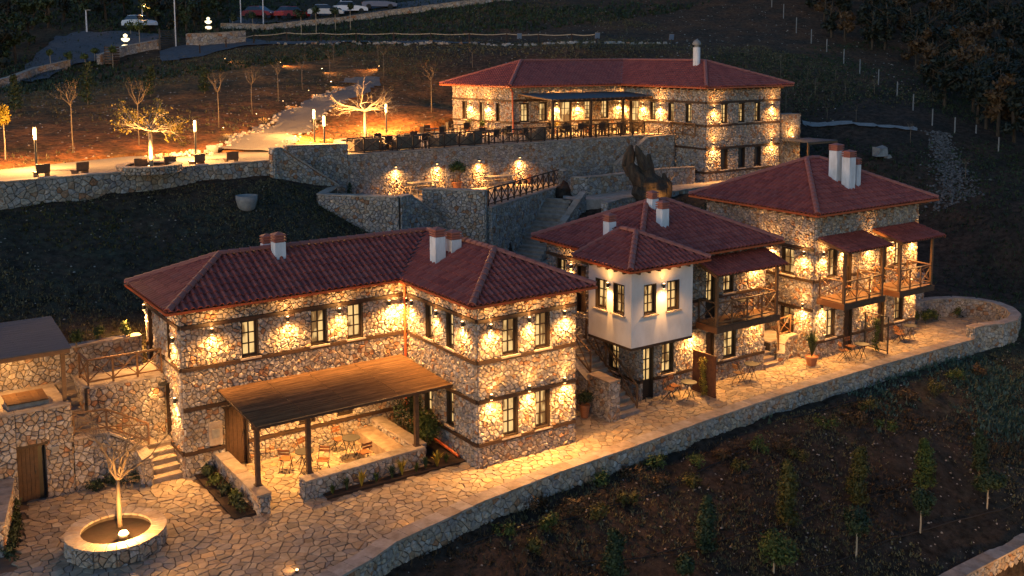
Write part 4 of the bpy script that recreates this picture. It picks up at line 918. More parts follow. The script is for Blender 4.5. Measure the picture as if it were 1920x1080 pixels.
xfence('terrace_railing', 'short crossed railing on the wall right of the tall far house', [(27.2, 3.2, 2.75), (28.8, 3.4, 2.75)], .8, .8, 'crossed terrace railings', .05)

# ------------------------------------------------------------------ left yard: deck, second pergola, steps, round planter
slab('deck', [(-16, 5.9), (-11.6, 5.9), (-11.6, 8.5), (-8.5, 8.5), (-8.5, 8.7), (-16, 8.7)], 2.84, CAP, .4)
rubble_wall('yard_wall', 'stone wall with a brown doorway at the left edge, carrying the deck and the grey pergola', [(-15.5, 5.95, 2.9), (-13.2, 5.95, 2.9)], -.1, w=.3, sides=(1,), single=150, ends=(False, False), cap=True)
rubble_wall('yard_wall', 'narrow stone wall right of the brown doorway, under the pergola post', [(-12.38, 5.95, 2.9), (-11.6, 5.95, 2.9)], -.1, w=.3, sides=(1,), single=80, ends=(False, True))
rubble_wall('yard_wall', 'stone lintel course above the brown doorway at the left edge', [(-13.2, 5.95, 2.9), (-12.38, 5.95, 2.9)], 1.85, w=.3, sides=(1,), single=40, ends=(False, False))
m = MB().box(-13.18, -12.4, 6.02, 6.1, 0, 1.7); r = empty('yard_door', (-12.8, 6, 0), 'brown timber door in the stone wall at the left edge', 'door')
for i in range(5): MB().box(-13.17 + i * .12, -13.05 + i * .12 - .008, 5.98, 6.03, 0, 1.78).build('plank', RAFT, r)
MB().box(-12.57, -12.4, 6.1, 6.14, 0, 1.78).build('dark_gap', DARKM, r); MB().box(-13.3, -12.28, 5.775, 5.9, 1.78, 1.87).build('lintel', TIMBER, r)
MB().box(-12.68, -12.65, 5.94, 5.98, .85, .95).build('handle', DARKM, r)
b = MB().box(-12.22, -12.0, 5.70, 5.78, 1.5, 1.68).build('wall_box', CONC); tag(b, 'small pale box fixed to the stone wall beside the brown doorway', 'junction box')
rubble_wall('back_wall', 'stone retaining wall behind the deck, under the planted strip of ground', [(-16, 8.7, 3.9), (-8.6, 8.85, 3.95)], 2.6, w=.3, sides=(1,), single=200, ends=(False, False))
spot(None, (-13.2, 7.2, 4.55), (0, .35, -1), 330, 165, 1, .05, 'deck_lamp')
pl = empty('grey_pergola', (-13.5, 7, 2.84), 'weathered grey pergola roof over the deck at the left edge', 'pergola')
for i in range(16):
    y0 = 5.35 + i * .2; z = lambda y: 4.86 + (y - 5.35) * .1
    MB().add([(-17, y0 + .004, z(y0)), (-11.55, y0 + .004, z(y0)), (-11.55, y0 + .196, z(y0 + .2)), (-17, y0 + .196, z(y0 + .2)), (-17, y0 + .004, z(y0) - .03), (-11.55, y0 + .004, z(y0) - .03), (-11.55, y0 + .196, z(y0 + .2) - .03), (-17, y0 + .196, z(y0 + .2) - .03)], [(0, 1, 2, 3), (7, 6, 5, 4), (0, 4, 5, 1), (1, 5, 6, 2), (2, 6, 7, 3), (3, 7, 4, 0)]).build('board', GREYB, pl)
MB().box(-17, -11.6, 5.34, 5.42, 4.70, 4.83).build('beam', RAILW, pl); MB().box(-17, -11.6, 6.02, 6.14, 4.72, 4.86).build('beam', RAILW, pl)
MB().box(-11.76, -11.64, 6.0, 6.12, 2.98, 4.72).build('post', RAILW, pl)
MB().lathe((-13.2, 7.2, 4.6), [(.05, 0), (.05, .03)], 8).build('bulb', BULB, pl)
sp = empty('stone_table', (-12.8, 6, 2.84), 'low stone basin with a slanted wooden cover on the deck', 'covered basin')
MB().box(-13.3, -12.15, 6.15, 7.2, 2.84, 3.1).build('base', CAP, sp)
for i in range(6): MB().box(-13.35 + i * .2, -13.155 + i * .2, 6.12, 7.25, 3.1, 3.14).build('board', REED, sp)
steps('yard_stairs', 'stone steps dropping from the deck beside the platform wall', (-11.2, 6.4, 1.75), (0, 1, 0), .66, 6, .18, .33)
rubble_wall('platform_wall', 'warm lit stone wall carrying the railed platform left of the L-shaped house', [(-10.8, 8.4, 2.98), (-10.8, 6.95, 2.98), (-8.4, 6.95, 2.98)], -.1, w=.3, sides=(1,), single=260, ends=(False, False))
slab('platform', [(-10.8, 6.95), (-8.35, 6.95), (-8.35, 8.6), (-10.8, 8.6)], 3.0, CAP, .2)
xfence('platform_railing', 'orange lit crossed timber railing of the platform left of the L-shaped house', [(-10.85, 8.0, 3.05), (-10.8, 6.95, 3.05), (-8.42, 6.95, 3.05)], .85, .82, 'yard railings', .055)
steps('yard_stairs', 'bright stone steps with a low side wall climbing to the left side door', (-8.88, 5.0, 0), (0, 1, 0), .95, 5, .18, .3)
rubble_wall('stair_wall', 'short stone cheek wall left of the bright steps', [(-9.5, 4.95, .85), (-9.5, 5.75, .95)], -.1, w=.26, sides=(1, -1), single=60)
slab('stair_landing', [(-9.4, 6.4), (-8.36, 6.4), (-8.36, 6.82), (-9.4, 6.82)], .9, CAP, .9)
rubble_wall('yard_wall', 'shaded stone wall below the sloping timber railing, behind the round planter', [(-11.55, 5.95, 1.75), (-10.5, 5.95, 1.7), (-9.35, 5.95, .95)], -.1, w=.3, sides=(1,), single=160, ends=(False, False))
slab('yard_landing', [(-11.55, 6.0), (-10.4, 6.0), (-10.4, 6.8), (-11.55, 6.8)], 1.75, CAP, .3)
steps('yard_stairs', 'stone steps behind the sloping timber railing of the left yard', (-9.35, 6.4, .75), (-1, 0, 0), .75, 6, .165, .19)
xfence('stair_railing', 'sloping crossed timber railing above the shaded wall behind the bare tree', [(-11.5, 5.95, 1.82), (-10.5, 5.95, 1.76), (-9.2, 5.95, 1.0)], .72, .9, 'yard railings', .055)
spot(h1, (-8.6, 6.55, 2.75), (-.5, -.3, -1), 260, 150, 1, .04)
MB().box(-8.62, -8.36, 6.45, 6.65, 2.74, 2.82).build('wall_light', DARKM, h1)
spot(None, (-9.8, 7.2, 4.6), (-.2, -.8, -1), 160, 120, 1, .06, 'platform_lamp')
rubble_wall('yard_wall', 'low stone wall in the bottom left corner beside the dark hedge', [(-13.6, 5.7, .9), (-14.3, 2.6, .9)], -.1, w=.45, sides=(1, -1), single=60)
# round planter with bare tree
def ring(name, label, c, r_out, z0, z1, wt=.35, n=28, single=60, rs=(.25, .17)):
    cx, cy = c; r = empty(name, (cx, cy, z0), label, 'planter'); st = Stones(); core = MB(); ri = r_out - wt
    ang = [2 * math.pi * k / n for k in range(n)]
    for k in range(n):
        a, b = ang[k], ang[k] + 2 * math.pi / n
        p, q = Vector((cx + r_out * math.cos(a), cy + r_out * math.sin(a), 0)), Vector((cx + r_out * math.cos(b), cy + r_out * math.sin(b), 0))
        pi_, qi = Vector((cx + ri * math.cos(a), cy + ri * math.sin(a), 0)), Vector((cx + ri * math.cos(b), cy + ri * math.sin(b), 0))
        core.add([p + Z * z0, q + Z * z0, q + Z * z1, p + Z * z1, pi_ + Z * z0, qi + Z * z0, qi + Z * z1, pi_ + Z * z1], [(0, 1, 2, 3), (5, 4, 7, 6), (3, 2, 6, 7)], .5)
    m = n // 2
    for k in range(m):
        a, b = ang[k * 2], ang[k * 2] + 4 * math.pi / n
        p, q = Vector((cx + r_out * math.cos(a), cy + r_out * math.sin(a), 0)), Vector((cx + r_out * math.cos(b), cy + r_out * math.sin(b), 0))
        ex = (q - p).normalized(); nn = ex.cross(Z)
        if k % 1 == 0: st.face(p, ex, Z, nn, [(0, z0), ((q - p).length, z0), ((q - p).length, z1), (0, z1)], *rs)
    core.build('wall_core', MORTAR, r); st.build(r, MS, single)
    for k in range(n):
        a, b = ang[k] + .01, ang[k] + 2 * math.pi / n - .01; ro = r_out + .04; rr = ri - .03
        P4 = [Vector((cx + x * math.cos(t), cy + x * math.sin(t), 0)) for x, t in ((ro, a), (ro, b), (rr, b), (rr, a))]
        MB().add([p + Z * (z1 + .003) for p in P4] + [p + Z * (z1 + .06) for p in P4], [(0, 3, 2, 1), (4, 5, 6, 7), (0, 1, 5, 4), (1, 2, 6, 5), (2, 3, 7, 6), (3, 0, 4, 7)]).build('cap_stone', CAP, r)
    MB().add([(cx + (ri + .02) * math.cos(t), cy + (ri + .02) * math.sin(t), z1 - .1) for t in ang], [tuple(range(n))]).build('soil', SOIL, r)
    return r
ring('round_planter', 'round stone planter with a glowing ground light in the front yard', (-11.35, 1.35), 1.33, 0, .46, single=120)
ring('round_planter', 'round stone planter holding the yellow lit tree on the gravel promenade', (-4.9, 20.9), 1.45, 8.4, 8.72, single=20)
ring('round_planter', 'round pale planter holding the bare tree beside the restaurant terrace', (8.6, 25.7), 1.75, 8.4, 8.8, single=10)

def branch(m, p, d, L, r, depth, rnd, spread=.7, upb=.1, tips=None, kids=(2, 3), seg=3, ratio=.72):
    pts = [Vector(p)]; rr = [r]; q = Vector(p); dd = Vector(d).normalized()
    for i in range(seg):
        dd = (dd + Vector((rnd.gauss(0, .2), rnd.gauss(0, .2), rnd.gauss(0, .16) + upb * .3))).normalized()
        q = q + dd * (L / seg); pts.append(q.copy()); rr.append(r * (1 - .45 * (i + 1) / seg))
    m.tube(pts, rr, 5 if r > .02 else 3, .5, cap=False)
    if depth <= 0:
        if tips is not None: tips.append(q)
        return
    for k in range(rnd.randint(*kids)):
        a = Vector((rnd.gauss(0, 1), rnd.gauss(0, 1), rnd.gauss(0, .6))); a = (a - dd * a.dot(dd)).normalized()
        s = spread * rnd.uniform(.6, 1.3)
        st_ = pts[-1 - (k % 3)]
        branch(m, st_, dd + a * s + Z * upb, L * ratio * rnd.uniform(.75, 1.15), rr[-1] * .8, depth - 1, rnd, spread, upb, tips, kids, seg, ratio)
def bare_tree(name, label, base, h, r=.05, barkm=PALEB, flat=False, seed=0, depth=4, leafn=0, leafm_=None, group=None, trunk=.5, nb=4, L=None, spread=.6, lean=0, upb=.12, kids=(2, 3)):
    rnd = random.Random(seed); t = empty(name, base, label, 'tree', group); base = Vector(base)
    m = MB(); top = base + Vector((lean, lean * .3, h * trunk))
    mid = base.lerp(top, .5) + Vector((rnd.uniform(-.04, .04), rnd.uniform(-.04, .04), 0))
    m.tube([base - Z * .1, mid, top], [r * 1.15, r, r * .85], 8, .5); m.build('trunk', barkm, t, smooth=True)
    m = MB(); tips = []; L = L or h * (1 - trunk) * .45
    for k in range(nb):
        a = 2 * math.pi * (k + rnd.uniform(-.3, .3)) / nb
        d = Vector((math.cos(a), math.sin(a), .24 if flat else 1.3))
        branch(m, top - Z * .02, d, L, r * .62, depth, rnd, spread, 0.03 if flat else upb, tips, kids)
    m.build('branches', barkm, t)
    if leafn:
        lm = MB()
        for _ in range(leafn):
            p = rnd.choice(tips); leaves(lm, p, (.14, .14, .06), 1, .05, rnd)
        lm.build('foliage', leafm_, t)
    return t
bare_tree('bare_tree', 'bare pale tree standing in the round planter with the glowing light', (-11.15, 1.75, .35), 3.9, .07, seed=4, depth=4, trunk=.36, nb=6, spread=.75, L=1.15, barkm=BARK, upb=.02, kids=(3, 4))
def ground_light(label, loc, e=60, group='ground spotlights', toward=None, cone=150, name='ground_light', size=.05, category='spotlight'):
    loc = Vector(loc); t = empty(name, loc, label, category, group)
    MB().lathe(loc, [(size * .8, 0), (size, size * 1.2), (size * .9, size * 1.4)], 10, .5).build('housing', DARKM, t)
    MB().lathe(loc + Z * (size * 1.45), [(size * .8, 0), (size * .6, size * .35), (0, size * .5)], 10, .5).build('bulb', BULB, t)
    spot(t, loc + Z * (size * 2.4), toward or (0, 0, 1), e, cone, 1, .03)
    return t
g = ground_light('starry bright ball light in the round planter of the front yard', (-11.32, .62, .4), 160, None, (.05, .35, 1), 170, size=.17)
d_ = bpy.data.lights.new('planter_glow', 'POINT'); d_.energy = 620; d_.color = WARM; d_.shadow_soft_size = .1; o_ = bpy.data.objects.new('planter_glow', d_); COL.objects.link(o_); o_.location = (-11.32, .55, .78)
for px, py, zz in ((787, 983, .12), (560, 1070, .12)):
    p = PZ(px, py, zz); ground_light('small step light low against the parapet, throwing a bright streak on the paving' if px == 787 else 'small step light at the bottom edge of the photo beside the parapet', (p.x, p.y + .12, 0.02), 26, 'parapet step lights', (-.5, .9, .25), 170)

# ------------------------------------------------------------------ promenade
pw = [(-24, 19.4, 8.5), (-11.4, 19.85, 8.5), (-7.2, 20.5, 8.5), (-3, 21.0, 8.5), (1.0, 21.3, 8.5)]
rubble_wall('promenade_wall', 'low stone retaining wall along the front of the gravel promenade', pw, [7.0, 7.1, 7.1, 7.0, 6.6], w=.4, sides=(1,), single=200, sx=.3, sy=.22, ends=(False, False), capL=.8)
bare_tree('round_tree', 'spreading tree with yellow leaves, lit from below in its promenade planter', (-4.75, 21.1, 8.6), 2.6, .09, flat=True, seed=9, depth=5, leafn=1300, leafm_=LY, trunk=.68, nb=11, L=.72, spread=.36)
bare_tree('round_tree', 'wide leafless tree lit from below beside the restaurant terrace', (8.7, 25.8, 8.6), 3.3, .09, flat=True, seed=12, depth=5, trunk=.60, nb=9, L=1.0, spread=.5)
for p, lab in (((-5.0, 20.6, 8.65), 'ground light shining up the yellow tree on the promenade'), ((7.9, 25.2, 8.72), 'ground light shining up the wide leafless tree')):
    ground_light(lab, p, 2200, 'tree uplights', (.08, .18, 1), 125)
def post_lamp(label, x, y, z=8.35, h=2.13):
    t = empty('post_lamp', (x, y, z), label, 'post lamp', 'glowing tube post lamps')
    MB().lathe((x, y, z), [(.09, 0), (.09, .04), (.055, .06), (.055, h - .62)], 12, .5).build('post', DARKM, t)
    MB().lathe((x, y, z + h - .62), [(.06, 0), (.065, .02), (.065, .54), (.05, .58)], 12, .5).build('lamp_tube', TUBE, t)
    MB().lathe((x, y, z + h - .04), [(.07, 0), (.07, .03), (.02, .05)], 12, .5).build('lamp_cap', DARKM, t)
    d = bpy.data.lights.new('lamp', 'POINT'); d.energy = 3200; d.color = WARM; d.shadow_soft_size = .12
    for k, (dx, dy) in enumerate(((-.2, .16),)):
        o = bpy.data.objects.new('lamp', d); COL.objects.link(o); o.location = (x + dx, y + dy, z + h - .3)
for (x, y), l in (((-9.1, 24.9), 'tube post lamp nearest the left edge of the promenade'), ((-1.35, 25.3), 'tube post lamp right of the yellow tree, before the concrete pot'), ((7.6, 30.6), 'left one of the two close tube post lamps by the uphill path'), ((5.6, 24.6), 'right one of the two close tube post lamps by the uphill path'), ((14.2, 33.8), 'tube post lamp between the leafless tree and the restaurant')): post_lamp(l, x, y)
def concrete_pot(p, r, label):
    m = MB(); m.lathe(p, [(r * .45, 0), (r * .75, r * .3), (r * .98, r * 1.1), (r, r * 1.55), (r * .92, r * 1.55), (r * .85, r * 1.2), (.0, r * 1.15)], 24, .5)
    o = m.build('concrete_pot', CONC, smooth=True); tag(o, label, 'pot', 'big concrete pots')
p = hit(463, 393); concrete_pot(p - Z * .1, .5, 'big round concrete pot on the dark slope below the promenade')
p = hit(380, 275); concrete_pot((.4, 28.0, 8.3), .34, 'big round concrete pot on the slope edge beside the promenade lamp')
def lounge(loc, rz, label):
    t = empty('low_bench', loc, label, 'bench', 'low wooden benches on the promenade', rz); T = Matrix.Translation(loc) @ Matrix.Rotation(rz, 4, 'Z')
    def tr(m_): m_.v = [tuple(T @ Vector(v)) for v in m_.v]; return m_
    tr(MB().box(-.3, .3, -.25, .25, .2, .26)).build('seat', RAILW, t); tr(MB().box(-.3, .3, .25, .31, .26, .62)).build('backrest', RAILW, t)
    for sx_ in (-.27, .22): tr(MB().box(sx_, sx_ + .05, -.22, .3, 0, .2)).build('leg', RAILW, t)
    return t
for i, (px, py) in enumerate(((80, 334), (152, 330), (265, 322), (318, 318), (372, 313), (437, 308))):
    p = PZ(px, py, 8.4); lounge((p.x, p.y + .3, 8.41), R(190 + 12 * math.sin(i * 2.1)), ['low wooden bench beside the leftmost post lamp', 'low wooden bench between the leftmost lamp and the round planter', 'low wooden bench in front of the round promenade planter', 'low wooden bench at the right rim of the round promenade planter', 'low wooden bench under the second post lamp', 'low wooden bench at the right end of the row, near the sloping stair wall'][i])

# uphill path, service road, parking
jr_ = random.Random(17)
def ribbon(name, left, right, m, off=.1, sub=6):
    L_ = [hit(*p) for p in left]; R_ = [hit(*p) for p in right]; b = MB(); n = len(L_); rows = []
    for i in range(n - 1):
        for s in range(sub):
            t = s / sub; rows.append((L_[i].lerp(L_[i + 1], t), R_[i].lerp(R_[i + 1], t)))
    rows.append((L_[-1], R_[-1])); vs = []
    for a, c in rows:
        for k in range(5):
            q = a.lerp(c, k / 4); q = q + (rt0 * (jr_.gauss(0, 1) * .22) + Y * (jr_.gauss(0, 1) * .2) if k in (0, 4) else rt0 * 0); vs.append((q.x, q.y, gz(q.x, q.y) + off))
    b.add(vs, [(i * 5 + k, i * 5 + k + 1, i * 5 + k + 6, i * 5 + k + 5) for i in range(len(rows) - 1) for k in range(4)], .5)
    return b.build(name, m, kind='structure')
ribbon('gravel_path', [(405, 282), (470, 252), (530, 217), (585, 187), (640, 168), (700, 152)], [(520, 290), (560, 255), (610, 215), (650, 190), (690, 172), (712, 160)], GRAVEL)
ribbon('gravel_path', [(645, 148), (690, 146), (712, 148)], [(645, 158), (690, 160), (712, 160)], GRAVEL)
ribbon('road', [(20, 150), (80, 95), (110, 72), (150, 62), (230, 62), (300, 66)], [(60, 158), (130, 128), (200, 112), (240, 100), (280, 84), (305, 74)], ASPH, .18)
ribbon('service_road', [(300, 98), (370, 78), (460, 74), (600, 78), (760, 79), (900, 80)], [(300, 118), (380, 108), (460, 86), (600, 84), (760, 83), (900, 84)], ASPH, .12)
ribbon('parking', [(430, 38), (520, 30), (640, 22), (760, 6), (860, -6)], [(430, 50), (520, 46), (640, 38), (760, 18), (860, 4)], ASPH, .15)
ribbon('footpath', [(1505, 232), (1560, 232), (1640, 236), (1720, 243)], [(1505, 237), (1560, 238), (1640, 241), (1720, 248)], CONC, .12)
scatter_line_later = [(1757, 248), (1772, 290), (1785, 340), (1790, 385)]
def hillwall(label, pts, h, single=0, name='hill_wall'):
    q = [hit(*p) for p in pts]; rubble_wall(name, label, [(p.x, p.y, gz(p.x, p.y) + h) for p in q], [gz(p.x, p.y) - .6 for p in q], w=.4, sides=(1,), single=single, sx=.42, sy=.3, capL=1.6, ends=(True, True))
hillwall('pale stone wall along the lower edge of the blue lit road', [(-30, 172), (20, 160), (70, 142), (130, 128)], .7)
hillwall('stone wall running up from the wooden crate to the dark gate', [(185, 122), (235, 104), (298, 92)], .9)
hillwall('stone wall behind the start of the rope fence', [(350, 86), (400, 84), (460, 80)], 1.2)
hillwall('long pale green stone wall below the parked cars', [(415, 54), (500, 56), (560, 50), (640, 42), (740, 28), (860, 12), (960, 0)], .55)
# stones edging the paths
def scatter_line(name, pts, n, size, m=MS, jit=.25, kind='stuff'):
    q = [hit(*p) for p in pts]; b = MB(); rnd = random.Random(len(pts) * n)
    ls = [(q[i + 1] - q[i]).length for i in range(len(q) - 1)]; T = sum(ls)
    for _ in range(n):
        t = rnd.random() * T; i = 0
        while t > ls[i] and i < len(ls) - 1: t -= ls[i]; i += 1
        p = q[i].lerp(q[i + 1], t / ls[i]); p += Vector((rnd.gauss(0, jit), rnd.gauss(0, jit), 0)); rockm(b, (p.x, p.y, gz(p.x, p.y) + .08), size * rnd.uniform(.5, 1.4), rnd)
    return b.build(name, m, kind=kind)
def rockm(b, c, s, rnd):
    c = Vector(c); vs = []
    for k in range(5):
        a = k * 2 * math.pi / 5 + rnd.uniform(-.3, .3); r = s * rnd.uniform(.7, 1.2)
        vs.append(c + Vector((r * math.cos(a), r * math.sin(a), -s * .4)))
    for k in range(5):
        a = k * 2 * math.pi / 5 + rnd.uniform(-.3, .3); r = s * rnd.uniform(.4, .8)
        vs.append(c + Vector((r * math.cos(a), r * math.sin(a), s * rnd.uniform(.3, .6))))
    b.add(vs, [(k, (k + 1) % 5, 5 + (k + 1) % 5, 5 + k) for k in range(5)] + [(5, 6, 7, 8, 9)], rnd.random())
scatter_line('path_edging_stones', [(405, 282), (470, 252), (530, 217), (585, 187), (640, 168)], 150, .14)
scatter_line('path_edging_stones', [(520, 290), (560, 255), (610, 215), (650, 190)], 90, .12)
scatter_line('road_edging_stones', [(520, 82), (700, 83), (900, 84), (1100, 82), (1260, 82)], 170, .22)
scatter_line('promenade_edging_stones', [(280, 296), (350, 291), (400, 284)], 50, .13)

# ------------------------------------------------------------------ young trees, shrubs, forest
ORD_ = ['first', 'second', 'third', 'fourth', 'fifth', 'sixth', 'seventh', 'eighth', 'ninth', 'tenth', 'eleventh', 'twelfth', 'thirteenth', 'fourteenth', 'fifteenth', 'sixteenth', 'seventeenth', 'eighteenth', 'nineteenth', 'twentieth']
ORD = ORD_ + ['twenty-' + o for o in ORD_[:9]]
def scaleat(p): return FPX / (Vector(p) - CAM).dot(fwd)
def slope_tree(px, pyb, pyt, label, seed, kind='bare', group=None, w=None, lm=LG, n=420, trunkpx=None, size=.07, lat=1.0):
    b = hit(px, pyb); s = scaleat(b); h = (pyb - pyt) / s; rnd = random.Random(seed)
    if kind == 'bare': return bare_tree('bare_tree', label, b, h, max(.02, .015 * h ** .5), seed=seed, depth=3, trunk=.55, nb=5, spread=.55, group=group, barkm=BARK, L=h * .17, upb=.18)
    t = empty('young_tree' if kind == 'ball' else 'conical_tree', b, label, 'tree', group)
    w = (w or 14) / s / 2
    if kind == 'ball':
        tk = trunkpx / s if trunkpx else h - 2 * w * lat
        MB().tube([b - Z * .1, b + Z * tk * .5 + X * .02, b + Z * (tk + w * .4)], [.035, .03, .025], 6, .5).build('trunk', PALEB, t)
        m = MB(); c = b + Z * (tk + (h - tk) / 2); hz = (h - tk) / 2
        for _ in range(5): leaves(m, c + Vector((rnd.gauss(0, w * .3), rnd.gauss(0, w * .3), rnd.gauss(0, hz * .25))), (w * .75, w * .75, hz * .75), n // 5, size, rnd)
        m.build('foliage', lm, t)
    else:
        MB().tube([b - Z * .1, b + Z * h * .8], [.04, .015], 6, .5).build('trunk', BARK, t)
        m = MB(); K = 7
        for k in range(K):
            f = (k + .5) / K; ww = w * (1.05 - .15 * f if f < .7 else 1.0 - (f - .7) * 2.2) * rnd.uniform(.85, 1.1)
            leaves(m, b + Z * (h * (.10 + .88 * f)) + Vector((rnd.gauss(0, w * .12), rnd.gauss(0, w * .12), 0)), (ww, ww, h / K * .8), n // K, size, rnd, shell=.35)
        m.build('foliage', lm, t)
    return t
gs = 'young trees on the dark front slope'
for i, (px, b, t, w, tr, lab) in enumerate(((1450, 1078, 985, 76, 26, 'full green ball-topped sapling at the bottom edge of the photo'), (1605, 1046, 948, 62, 46, 'ball-topped sapling, second from the left above the bottom right wall'), (1725, 1000, 915, 40, 38, 'small ball-topped sapling below the tallest conical tree'), (1850, 960, 878, 50, 38, 'ball-topped sapling nearest the right edge'), (1290, 1090, 1035, 40, 10, 'ball-topped sapling cut by the bottom edge, left of the others'))):
    slope_tree(px, b, t, lab, i, 'ball', gs, w, LD if i else LG, 2000, tr, .055)
for i, (px, b, t, w, lab, lm) in enumerate(((1475, 988, 858, 48, 'tall yellowish conical tree above the full green sapling', LO), (1608, 950, 832, 44, 'yellowish conical tree, second tall one from the left', LO), (1732, 918, 822, 42, 'conical tree with brown green foliage in the middle of the slope', LG), (1835, 888, 802, 32, 'dark narrow conical tree nearest the right edge', LD), (1322, 1040, 925, 42, 'dark conical tree left of the tall yellowish one', LD), (1152, 1085, 990, 46, 'dark conical tree at the bottom, leftmost of its row', LD))):
    slope_tree(px, b, t, lab, 20 + i, 'cone', 'conical trees on the front slope', w, lm, 3200, size=.052)
bushes = sorted([(1000, 948), (1022, 990), (1068, 958), (1132, 905), (1185, 893), (1232, 872), (1312, 868), (1188, 945), (1120, 968), (1300, 905), (1356, 862), (1420, 845), (1010, 1035), (1390, 880), (1630, 765), (1700, 742), (1790, 708), (1835, 700), (1600, 790), (1545, 800), (1500, 860), (1240, 910), (960, 1000), (1470, 838), (1745, 728), (1660, 805)])
rb = random.Random(5)
for i, (px, py) in enumerate(bushes):
    p = hit(px, py + 8); t = empty('shrub', p, 'low %s shrub on the dark slope below the terrace parapet, %s from the left' % (['green', 'brownish', 'yellowish'][i % 3], ORD[i]), 'shrub', 'shrubs below the terrace parapet')
    m = MB(); 
    for _ in range(3): leaves(m, p + Vector((rb.gauss(0, .16), rb.gauss(0, .16), .22 + rb.random() * .2)), (.26, .26, .28), 130, .05, rb, shell=.1)
    m.build('foliage', [LG, LBR, LO][i % 3], t); MB().tube([p - Z * .05, p + Z * .35], [.02, .008], 4, .5).build('stem', BARK, t)
# trees on the orange slope
sl_ = [(137, 285, 128), (261, 275, 130), (410, 240, 118), (473, 215, 112), (522, 190, 100), (567, 168, 92), (618, 142, 82), (626, 118, 64), (709, 122, 66), (720, 145, 70), (809, 212, 100), (886, 128, 78), (1060, 122, 85), (1080, 122, 90), (1463, 146, 90), (1515, 152, 112), (1528, 183, 140), (1567, 152, 118), (1584, 182, 140), (1640, 178, 140), (1707, 268, 222), (1605, 230, 192), (1550, 225, 188), (1810, 335, 290)]
for i, (px, b, t) in enumerate(sl_):
    slope_tree(px, b, t, 'thin bare young tree on the hillside, %s from the left' % ORD[i] if i < 20 else 'thin bare young tree on the far right hillside, %s from the left' % ORD[i - 20], 40 + i, 'bare', 'thin bare trees on the hillside')
for i, (px, b, t, w) in enumerate(((30, 212, 140, 30), (165, 198, 118, 34), (282, 182, 122, 28), (384, 176, 124, 26))):
    slope_tree(px, b, t, ['columnar evergreen nearest the left edge of the orange slope', 'columnar evergreen left of the yellow lit tree', 'columnar evergreen behind the yellow lit tree', 'columnar evergreen above the second post lamp'][i], 70 + i, 'cone', 'columnar evergreens on the orange slope', w, LD, 500, size=.11)
slope_tree(10, 300, 197, 'ball-topped yellow green tree at the left edge of the promenade slope', 81, 'ball', None, 32, LY, 700, 62, .08)
for i, (px, b, t, w) in enumerate(((437, 62, 26, 14), (474, 60, 22, 14), (565, 66, 15, 20), (593, 64, 8, 17), (629, 58, 10, 17), (657, 56, 5, 14))):
    slope_tree(px, b, t, 'clipped ball tree by the parked cars, %s from the left' % ORD[i], 90 + i, 'ball', 'clipped ball trees by the parking', w, LD, 240, None, .14)
for i, (px, b, t, w) in enumerate(((95, 132, 92, 12), (130, 130, 96, 16), (160, 128, 98, 14), (178, 118, 88, 12), (262, 90, 34, 26), (245, 70, 36, 22), (212, 130, 86, 16))):
    slope_tree(px, b, t, 'slim leafy tree along the blue lit road, %s from the left' % ORD[i], 110 + i, 'ball', 'slim trees by the road', w, LG, 160, None, .13)
def forest_tree(p, h, rnd, label, group, lm=LF, w=None):
    t = empty('forest_tree', p, label, 'tree', group); w = w or h * rnd.uniform(.26, .36)
    m = MB(); m.tube([p - Z * .3, p + Z * h * .5 + Vector((rnd.gauss(0, .2), rnd.gauss(0, .2), 0)), p + Z * h * .9], [.16, .11, .03], 5, .5)
    for k in range(5):
        a = rnd.uniform(0, 6.28); z0 = h * rnd.uniform(.3, .7); m.tube([p + Z * z0, p + Vector((math.cos(a) * w, math.sin(a) * w, z0 + w * .6))], [.06, .02], 4, .5, cap=False)
    m.build('trunk', DBARK, t); m = MB()
    for k in range(9):
        a = rnd.uniform(0, 6.28); rr = w * rnd.uniform(.1, .75); zz = h * rnd.uniform(.32, .95); q = w * rnd.uniform(.3, .5)
        leaves(m, p + Vector((math.cos(a) * rr, math.sin(a) * rr, zz - h * .12)), (q, q, q * .8), 85, .21, rnd, shell=.3)
    m.build('foliage', lm, t); return t
rf = random.Random(21); FT = []
def edge_y(px):   # the fence line of the wood on the right: trees stand beyond it
    pts = [(1430, -20), (1470, 25), (1550, 90), (1640, 135), (1712, 185), (1790, 240), (1875, 290), (1960, 360)]
    for (a, b), (c, d) in zip(pts, pts[1:]):
        if a <= px <= c: return b + (d - b) * (px - a) / (c - a)
    return -20 if px < 1430 else 360
cnt = 0
for py in range(-60, 372, 27):
    for px in range(1400, 1960, 38):
        x = px + rf.uniform(-15, 15); y = py + rf.uniform(-10, 10)
        if y > edge_y(x) - 12 or (x < 1470 and y > 0): continue
        p = hit(x, y); forest_tree(p, rf.uniform(3.2, 6), rf, 'dark unlit tree of the wood beyond the fence posts', 'trees of the wood on the right', LF if rf.random() < .75 else LBR); cnt += 1
for px, py in ((900, -20), (960, -30), (1040, -25), (1120, -20), (1190, -25), (1270, -15), (1340, -10), (1400, -12), (1300, -50), (1180, -60), (1060, -60)):
    forest_tree(hit(px, py), rf.uniform(3, 4.5), rf, 'dark tree at the top edge of the hillside', 'trees at the top edge')
